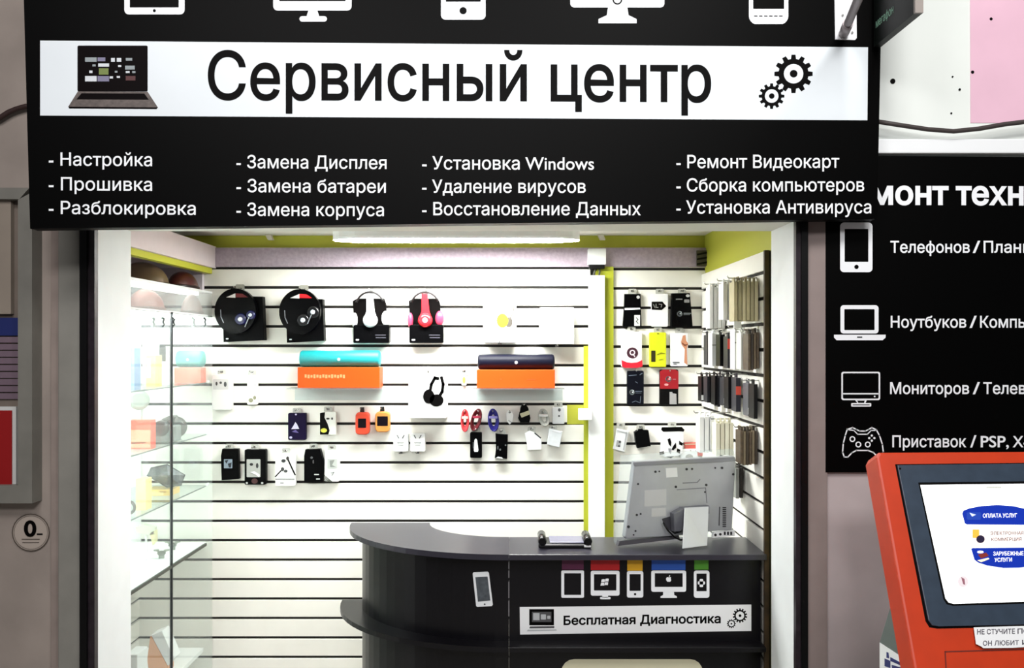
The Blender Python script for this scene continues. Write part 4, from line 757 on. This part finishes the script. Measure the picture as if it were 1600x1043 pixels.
stack('', 'the grey case with the white tag near the front', None, 1169, 1177, 599, 650, 3.35, 1, M('#55565c', .4), label='grey case with a white tag near the front of the third side wall row', extra=TG, cat='phone case', name='phone_case')
stack('', 'the frontmost black case of the third row', None, 1178, 1185, 600, 654, 3.265, 1, DK, label='frontmost black case of the third side wall row', cat='phone case', name='phone_case')
stack('large white packet in the far stack of the fourth side wall row', 'the white packets of the fourth row', 'white packets fourth row', 1093, 1117, 650, 706, 3.7, 3, WP)
stack('cream packet in the middle stack of the fourth side wall row', 'the cream packets of the fourth row', 'cream packets fourth row', 1119, 1147, 660, 711, 3.55, 4, [M('#dcd9c3', .4), M('#cfcbb2', .4)])
stack('dark brown packet in the near stack of the fourth side wall row', 'the brown packets of the fourth row', 'brown packets fourth row', 1157, 1186, 673, 725, 3.3, 6, [BR, M('#6b5f4a', .5), M('#33291d', .5)])
stack('dark packet hanging beside the computer on the side wall', 'the dark packets beside the computer', 'dark packets by the computer', 1150, 1162, 731, 778, 3.5, 2, [M('#8b8d88', .4), M('#241f1a', .4)])

# ------------------------------------------------------------------ glass display cabinet on the left
GX = -1.545
t = thing('display_cabinet', 'tall glass display cabinet with a white lit canopy along the left wall', 'display cabinet', (-1.72, 3.75, 0))
gw = M('#f4f6f6', .18, coat=.4)
obj('canopy', MB().box(-1.92, GX, 3.12, 4.29, 2.018, 2.03, .002).box(-1.92, GX, 3.12, 4.29, 1.896, 1.908, .002), gw, t)
obj('canopy_glass', MB().box(GX - .005, GX - .001, 3.12, 4.288, 1.9085, 2.0175), HAZE_GLASS, t)
LED = M('#fbfffd', .5, emit=34)
obj('light_strip', MB().box(-1.66, -1.60, 3.2, 4.25, 1.886, 1.8955), LED, t)
obj('light_strip', MB().box(-1.66, -1.60, 3.2, 4.25, 2.008, 2.0175), M('#fbfffe', .5, emit=3), t)
obj('light_strip', MB().box(-1.60, -1.56, 3.125, 3.14, .8, 1.88), LED, t)  # added upright strip, hidden behind the jamb, to brighten the cabinet
obj('back_panel', MB().box(-1.922, -1.912, 3.12, 4.29, .74, 1.995), WHITE, t)
for y0_, y1_ in ((3.12, 3.770), (3.780, 4.288)): obj('glass_door', MB().box(GX - .006, GX, y0_, y1_, .02, 1.9), GLASS, t)
obj('post', MB().box(GX - .006, GX + .005, 3.7705, 3.7795, .02, 1.904), M('#24282b', .4, .3), t)
edge = M('#5d6a68', .3)
for z_ in (1.564, 1.30, 1.038):
    s_ = obj('glass_shelf', MB().box(-1.91, GX - .02, 3.14, 4.27, z_ - .006, z_), SHELF_GLASS, t)
    obj('shelf_edge', MB().box(GX - .0195, GX - .0175, 3.14, 4.27, z_ - .006, z_), edge, s_)
    obj('shelf_support', MB().lathe((GX - .012, 4.266, z_ + .004), (0, -1, 0), [(.008, 0), (.008, .02), (.004, .024)], 10), WHITE, s_)
s_ = obj('base_shelf', MB().box(-1.91, GX - .007, 3.14, 4.22, .735, .755), WHITE, t)
obj('shelf_edge', MB().box(GX - .0068, GX + .004, 3.14, 4.2, .742, .755), M('#33372f', .4), s_)
obj('plinth', MB().box(-1.92, GX, 3.12, 4.288, 0, .02).box(-1.915, GX - .02, 3.14, 4.22, .2, .22), WHITE, t)
# goods on and in the cabinet
def Yx(px, X): return X * F / (px - CX)
def dome(lab, px, pyb, X, rx, ry, rz, z, m, m2, grp):
    Y = Yx(px, X); r_ = thing('headphone_case', lab, 'headphone case', (X, Y, z), grp)
    obj('dome', MB().ball((X, Y, z), (rx, ry, rz), half=True), m, r_)
    obj('rim', MB().tube([(X + rx * .96 * math.cos(a), Y + ry * .96 * math.sin(a), z + .008) for a in [k * math.pi / 12 for k in range(24)]], .008, 6, True), m2, r_)
B1, B2 = M('#6d5a41', .35, noise=.1), M('#4a1d18', .3, noise=.1)
dome('olive brown domed case on top of the glass cabinet', 222, 443, -1.72, .12, .10, .108, 2.031, B1, M('#2e2118', .4), 'domed cases on the cabinet')
dome('dark red brown glossy domed case on top of the glass cabinet', 286, 448, -1.62, .065, .118, .085, 2.031, B2, M('#200c0a', .4), 'domed cases on the cabinet')
dome('salmon dome added behind the canopy glass in place of a reflection', 228, 485, -1.64, .07, .12, .095, 1.9085, M('#b0675a', .4), M('#7a4a40', .4), 'domes in place of canopy reflections')  # domes added to stand in for headphone reflections on the canopy
dome('greyish pink dome added behind the canopy glass in place of a reflection', 300, 490, -1.605, .04, .10, .10, 1.9085, M('#b59a92', .4), M('#80665e', .4), 'domes in place of canopy reflections')
def cbox(name, lab, cat, px0, px1, py0, py1, Y, d, m, grp=None, z0=None, parts=()):
    X0, X1 = (px0 - CX) / F * Y, (px1 - CX) / F * Y; zt = CZ + (CY - py0) / F * Y; zb = z0 if z0 is not None else CZ + (CY - py1) / F * Y
    o_ = obj(name, MB().box(X0, X1, Y, Y + d, zb, zt, .002), m); tag(o_, lab, cat, grp)
    for nm, fx0, fx1, fz0, fz1, mm in parts:
        obj(nm, MB().box(X0 + (X1 - X0) * fx0, X0 + (X1 - X0) * fx1, Y - .001, Y, zb + (zt - zb) * fz0, zb + (zt - zb) * fz1), mm, o_)
    return o_
S1, S2, S3, SB = 1.5642, 1.3002, 1.0382, .7552
cbox('gadget_box', 'blue box at the near end of the top glass shelf', 'box', 196, 210, 543, 0, 3.48, .06, M('#6f93bd', .4), z0=S1)
cbox('gadget_box', 'yellow box on the top glass shelf', 'box', 228, 243, 555, 0, 3.74, .07, M('#e2c76a', .4), z0=S1, parts=[('pale_window', .1, .5, .3, .9, M('#f2edc4', .4))])
cbox('gadget_box', 'tall grey box behind the yellow one on the top glass shelf', 'box', 222, 238, 525, 0, 3.82, .08, M('#a9adab', .4), z0=S1)
cbox('gadget_box', 'white box with a black top on the top glass shelf', 'box', 242, 259, 541, 0, 3.9, .08, M('#eef2f4', .4), z0=S1, parts=[('black_top', .0, 1, .62, 1, INKBLACK)])
tb = cbox('speaker_box', 'salmon orange carton in the cabinet under a second teal speaker', 'box', 272, 314, 574, 0, 4.17, .068, M('#f2684f', .45), 'orange cartons on clear shelves', z0=S1)
z_ = CZ + (CY - 574) / F * 4.17; X0_, X1_ = (272 - CX) / F * 4.17, (314 - CX) / F * 4.17
r_ = thing('cylinder_speaker', 'teal cylinder speaker inside the glass cabinet on a salmon carton', 'speaker', ((X0_ + X1_) / 2, 4.2125, z_), 'cylinder speakers')
obj('body', MB().lathe((X0_, 4.2125, z_ + .043), (1, 0, 0), [(.026, 0), (.039, .004), (.0425, .012), (.0425, X1_ - X0_ - .012), (.039, X1_ - X0_ - .004), (.026, X1_ - X0_)], 24), M('#1c9c98', .5), r_)
obj('emblem', MB().lathe(((X0_ + X1_) / 2, 4.2125 - .042, z_ + .04), (0, -1, 0), [(.007, 0), (.007, .002)], 12), M('#bfe6e6', .3, .3), r_)
r_ = thing('disc_speaker', 'pale green grey disc speaker on the second glass shelf', 'speaker', (-1.66, Yx(217, -1.66), S2 ), None)
cY = Yx(217, -1.66); zc = CZ + (CY - 624) / F * cY
obj('disc', MB().lathe((-1.66, cY, zc), (.5, -1, 0), [(.03, 0), (.044, .006), (.044, .03), (.03, .036)], 24), M('#98a399', .4), r_)
obj('stand', MB().tube([(-1.65, cY + .01, S2 + .001), (-1.65, cY + .012, zc - .03)], .006, 8).lathe((-1.65, cY + .01, S2 + .0005), (0, 0, 1), [(.03, 0), (.03, .006)], 16), M('#c5cac6', .3), r_)
cbox('gadget_box', 'orange red box at the near end of the second glass shelf', 'box', 196, 236, 656, 0, 3.62, .05, M('#f04a26', .45), z0=S2, parts=[('pale_front', .02, .98, .06, .66, M('#f58e6c', .4)), ('dark_line', .02, .8, .2, .24, M('#7d1f10', .4))])
r_ = thing('wireless_headphones', 'black headphones with a big round ear cup on the second glass shelf', 'headphones', (-1.63, 3.86, S2))
c1 = W(275, 666, 4.1); c2 = W(252, 668, 3.86)
obj('ear_cup', MB().lathe((c1.x, c1.y, c1.z), (.35, -1, 0), [(.03, 0), (.05, .008), (.053, .03), (.042, .05), (.02, .056)], 24), M('#0c090b', .25), r_)
obj('ear_cup', MB().lathe((c2.x, c2.y, c2.z), (.35, -1, 0), [(.02, 0), (.036, .006), (.036, .04), (.02, .048)], 20), M('#191b1d', .3), r_)
obj('headband', MB().tube([c2 + Vector((-.01, 0, .01)), c2 + Vector((0, .02, .032)), (c1 + c2) / 2 + Vector((0, .01, .045)), c1 + Vector((0, 0, .05)), c1 + Vector((.01, 0, .02))], .009, 8), M('#121214', .3), r_)
obj('grey_stand', MB().box(c2.x - .05, c2.x + .05, 3.9, 3.97, S2 + .0003, S2 + .075, .006), M('#6d7775', .4, noise=.2, scale=40), r_)
r_ = thing('crystal_speaker', 'dark grey faceted crystal shaped speaker standing on a yellow box', 'speaker', W(260, 745, 4.0))
hp = [(230, 742), (236, 731), (261, 725.5), (289, 742), (283, 757.5), (261, 760.5)]; ctr = W(262, 742, 3.91); bk = W(262, 742, 4.09)
b = MB(); vs = [W(x, y, 4.0) for x, y in hp]
for i in range(6): b.face([vs[i], vs[(i + 1) % 6], ctr], mi=(0, 1, 2, 0, 1, 0)[i]); b.face([vs[(i + 1) % 6], vs[i], bk])
bmesh.ops.remove_doubles(b.bm, verts=b.bm.verts[:], dist=1e-5)
obj('facets', b, [M('#5d6066', .3, .2), M('#2e3035', .3, .2), M('#83868d', .3, .2)], r_)
obj('edge_band', MB().tube(vs, .0035, 6, True), M('#17181a', .3), r_)
zc_ = CZ + (CY - 761) / F * 3.82
cbox('gadget_box', 'yellow box under the dark faceted speaker', 'box', 226, 268, 764.5, 0, 3.95, .1, M('#ecc45e', .45), z0=S3, parts=[('pale_front', .05, .7, .1, .7, M('#f3dc8d', .4)), ('brown_print', .55, .8, .5, .8, M('#cf9b3a', .4))])
cbox('gadget_box', 'pale yellow carton leaning at the near end of the third glass shelf', 'box', 212, 228, 748, 0, 3.6, .06, M('#f2dc92', .45), z0=S3)
q = W(201, 764, 3.50)
tag(obj('ring_gadget', MB().tube([(q.x + .025 * math.cos(a), q.y, S3 + .032 + .025 * math.sin(a)) for a in [k * math.pi / 10 for k in range(20)]], .0065, 8, True), M('#17130f', .35)), 'small black ring at the near end of the third glass shelf', 'gadget')
r_ = thing('toy_pistol', 'pale yellow green toy pistol on the white base shelf', 'toy', (-1.66, Yx(228, -1.66), SB))
gY = Yx(228, -1.66)
obj('barrel', MB().prism([W(x, y, gY) for x, y in ((211, 823), (224, 819), (241, 824), (242, 836), (228, 833), (213, 833))], (0, .03, 0), bev=.004), M('#c9cdb8', .4), r_)
obj('grip', MB().prism([W(x, y, gY) for x, y in ((233, 830), (243, 828), (243, 846), (238, 852))], (0, .026, 0), bev=.003), M('#cfc98f', .4), r_)
obj('support', MB().tube([Vector(((228 - CX) / F * gY, gY + .015, SB + .0004)), W(228, 832, gY + .015)], .005, 8), M('#e6e9e8', .3), r_)
for i, (px_, Yq, lab) in enumerate(((259, 3.9, 'tiny dark toy drone left of its twin at the cabinet base edge'), (276, 4.06, 'tiny dark toy drone right of its twin at the cabinet base edge'))):
    X = (px_ - CX) / F * Yq - .02; r_ = thing('toy_drone', lab, 'toy', (X, Yq, SB), 'twin toy drones')
    obj('body', MB().ball((X, Yq, SB + .024), (.02, .014, .012)), M('#3c4a3a', .4), r_)
    for sx in (-1, 1): obj('rotor', MB().tube([(X, Yq, SB + .024), (X + sx * .024, Yq, SB + .036)], .004, 6).lathe((X + sx * .024, Yq, SB + .036), (0, 0, 1), [(.013, 0), (.013, .004)], 12), M('#6b7565', .4), r_)
    obj('skid', MB().box(X - .012, X + .012, Yq - .004, Yq + .004, SB + .0004, SB + .014), M('#50604c', .4), r_)
# hanging clips under the canopy
for i, (px_, s_) in enumerate(((241, 'pale grey heart shaped'), (257, 'small dark'), (273, 'larger black'), (304, 'faint grey square'), (322, 'dark hooked'))):
    Yq = Yx(px_, GX + .012); zq = CZ + (CY - 503) / F * Yq; X = GX + .006; mm = (M('#b7c0bd', .4), M('#3b4340', .4), M('#1c201f', .4), M('#aab2b0', .4), M('#2f3634', .4))[i]; k = .02
    b = MB().tube([(X, Yq - k * .6, zq + k), (X, Yq + k * .5, zq + k * .7), (X, Yq - k * .1, zq), (X, Yq + k * .6, zq - k * .5), (X, Yq - k * .4, zq - k)], .004 if i not in (0, 3) else .007, 6)
    b.box(GX + .0003, X, Yq - .004, Yq + .004, zq + k - .006, zq + k + .004)
    tag(obj('clip', b, mm), s_ + ' clip on the face of the cabinet canopy', 'clip')
# boxes at the bottom of the cabinet
Yq = 3.9
r_ = thing('leaning_box', 'white lidded orange box leaning at the bottom of the glass cabinet', 'box', W(250, 1046, Yq))
zf = .2205; 
obj('lid', MB().prism([W(x, y, Yq) for x, y in ((236, 992), (253, 985), (272, 1028), (262, 1040))], (0, .08, 0), bev=.003), PAPER, r_)
obj('box_body', MB().prism([W(x, y, Yq + .005) for x, y in ((234.5, 995), (236, 993), (262, 1041), (262, 1050), (233, 1050), (230, 1030))], (0, .07, 0)), M('#ee9a5a', .5), r_)
q0 = W(196, 0, 3.5).x; zq = CZ + (CY - 1022) / F * 3.5
tag(obj('gadget_box', MB().box(q0, q0 + .05, 3.5, 3.6, .2205, zq, .003), PAPER), 'white box at the near bottom corner of the glass cabinet', 'box')

# ------------------------------------------------------------------ orange payment kiosk
KP = Pl((0, 2.07, .949), (0, -1, .465))
orange = M('#c43608', .42, noise=.05, scale=20); orange_s = M('#df4c22', .42, noise=.06, scale=30)
t = thing('payment_kiosk', 'orange payment kiosk with a lit screen in the right foreground', 'kiosk', (1.35, 2.25, 0))
obj('head_shell', MB().prism([KP(x, y) for x, y in ((1370, 714), (1374, 706), (1720, 704), (1790, 1150), (1448, 1150))], -KP.n * .085, bev=.006), orange, t)
obj('bezel', MB().prism([KP(x, y, .007) for x, y in [(1400.5, 727), (1660, 724), (1690, 974), (1465, 978.5), (1455, 977), (1449, 969)]], -KP.n * .0065, bev=.002), M('#323f4e', .35, noise=.12, scale=30), t)
obj('bezel_shadow_gap', MB().flat(KP, [(1398.5, 725), (1662, 722), (1692, 977), (1464, 981.5), (1452, 979.5), (1446, 970)], .0006), INKBLACK, t)
SCR = M('#fbfffd', .3, emit=1.0)
sc = obj('screen', MB().flat(KP, [(1436, 758.5), (1640, 756), (1662, 938), (1488, 943.5), (1480, 941.5), (1475, 935)], .0082, .001), SCR, t)
obj('screen_gasket', MB().flat(KP, [(1433, 754.5), (1644, 752), (1666, 941), (1487, 946.5), (1477, 944), (1472, 936)], .0074, .0006), INKBLACK, t)
BL = M('#0b2a96', .3, emit=.55); PL2 = M('#f3e4dd', .3, emit=.75); SW = M('#ffffff', .3, emit=.9)
o_ = .0090
top_b = [(1501, 803), (1503, 798.5), (1512, 795), (1530, 791.5), (1556, 789.8), (1580, 791.5), (1605, 797), (1640, 808), (1640, 821), (1508, 820), (1505, 818)]
b1 = obj('upper_button', MB().flat(KP, top_b, o_, .0006), BL, sc)
b2 = obj('middle_button', MB().flat(KP, [(1508, 823.5), (1640, 821.5), (1640, 852), (1516, 853.5), (1513.5, 851)], o_, .0006), PL2, sc)
b3 = obj('lower_button', MB().flat(KP, [(1515, 858), (1517, 856.8), (1640, 855.5), (1640, 876), (1612, 884), (1590, 887.5), (1565, 887.8), (1540, 884), (1526, 879.5), (1520, 875)], o_, .0006), BL, sc)
DKR = M('#5d3a3c', .5)
for s_, a_, b_, y_, c_, m_ in (('ОПЛАТА УСЛУГ', 1533, 1586, 809.5, 6.2, SW), ('ЭЛЕКТРОННАЯ', 1544.5, 1596, 836.3, 5.2, DKR), ('КОММЕРЦИЯ', 1546, 1593, 846, 5.2, DKR), ('ЗАРУБЕЖНЫЕ', 1549, 1596, 868.5, 6.2, SW), ('УСЛУГИ', 1551, 1578, 878.3, 6.2, SW)):
    lettering(sc, KP, s_, a_, b_, y_, y_ - .5, c_, m_, .0096, .012)
b = MB(); b.flat(KP, rr(1508, 801, 1530, 813, 2), .0096, mi=0); b.flat(KP, [(1512, 802), (1522, 805), (1516, 808)], .0102, mi=1); b.flat(KP, el(1518, 830, 0.1, n=6), .0096)
obj('upper_picture', b, [M('#153a9c', .4, emit=.5), M('#c9d7ef', .4, emit=.6)], sc)
b = MB(); b.flat(KP, rr(1517, 828, 1527, 841, .5), .0096, mi=0); b.flat(KP, el(1529, 843, 6.5, 6), .0102, mi=1)
obj('middle_picture', b, [M('#e8a53a', .4, emit=.7), M('#251a3c', .4)], sc)
b = MB(); b.flat(KP, el(1529, 863, 5, 2), .0096, mi=0); b.flat(KP, [(1525, 867), (1538, 864), (1542, 869), (1530, 873)], .0098, mi=1); b.flat(KP, [(1524, 876), (1541, 872), (1543, 874), (1530, 879)], .0102, mi=2)
obj('lower_picture', b, [SW, M('#8c2f26', .4), M('#efe3c4', .4, emit=.5)], sc)
b = MB(); b.flat(KP, el(1502, 909, 8.2, 8.6), .0096, mi=0); b.flat(KP, [(1499, 902), (1504, 905), (1505, 914), (1502, 913)], .0102, mi=1)
obj('round_button', b, [M('#d8cdd0', .4, emit=.4), M('#a06a78', .4)], sc)
b = MB(); b.flat(KP, rr(1538, 761.5, 1562, 763.3, .8), .0096); b.flat(KP, rr(1452, 763, 1470, 764), .0096); obj('header_text_line', b, M('#b4b6ac', .4, emit=.3), sc)
b = MB()
for x_, y_ in ((1404.5, 733),): b.flat(KP, el(x_, y_, 1.6, n=10), .0078)
obj('screw', b, INKBLACK, t)
obj('hatch_outline', MB().ribbon(KP, [(1484, 1150), (1476.5, 1017.5), (1700, 1011)], 1.8, .0012), M('#6a1707', .6), t)
b = MB()
for k in range(3):
    for j in range(9): b.prism([Vector((1.0075, 2.068 + .012 * k + (z := .985 + j * .016) * .465 - .949 * .465 + .02, z)), Vector((1.0075, 2.075 + .012 * k + z * .465 - .949 * .465 + .02, z)), Vector((1.0075, 2.075 + .012 * k + (z + .010) * .465 - .949 * .465 + .02, z + .010)), Vector((1.0075, 2.068 + .012 * k + (z + .010) * .465 - .949 * .465 + .02, z + .010))], (.002, 0, 0))
obj('embossed_mark', b, M('#a83314', .5), t)
prof_ = [(2.47, 0), (2.47, .872), (2.35, 1.09), (2.235, 1.09), (2.098, .78), (2.098, 0)]
obj('body', MB().prism([(1.09, y, z) for y, z in prof_], (.44, 0, 0), bev=.004), M('#66706d', .45, noise=.06, scale=20), t)
SP_ = Pl((1.09, 0, 0), (-1, 0, 0)); kx = [(1375, 1003), (1410, 1026), (1415, 1120), (1375, 1120)]
lb = obj('side_label', MB().flat(SP_, kx, .0012), PAPER, t)
bl = M('#232d6e', .5); b = MB()
for q_ in ([(1386, 1018), (1389, 1019), (1390, 1028), (1386, 1027)], [(1383, 1028), (1392, 1032), (1392, 1043), (1383, 1040)], [(1392, 1026), (1407, 1034), (1408, 1039), (1392, 1032)], [(1394, 1038), (1408, 1042), (1408, 1060), (1396, 1054)], [(1382, 1046), (1390, 1048), (1390, 1060), (1382, 1058)]): b.flat(SP_, q_, .0018)
obj('blue_lettering', b, bl, lb)
t = thing('paper_note', 'torn white paper note taped under the kiosk screen', 'note', KP(1570, 1012))
obj('sheet', MB().flat(KP, [(1519, 980), (1670, 976), (1675, 1008), (1610, 1010), (1580, 1012), (1534, 1012.5), (1530, 1009.5), (1522.5, 1006)], .0082, .0012), PAPER, t)
ink = M('#3a3342', .6)
lettering(t, KP, 'НЕ СТУЧИТЕ', 1524, 1583, 991, 990, 8, ink, .0088, .015); lettering(t, KP, 'ПО', 1587, 1605, 990, 989.5, 8, ink, .0088, .015)
lettering(t, KP, 'ОН ЛЮБИТ', 1533, 1589, 1008.5, 1007.5, 7.5, ink, .0088, .01); lettering(t, KP, 'И', 1594, 1603, 1007, 1007, 7.5, ink, .0088, .01)
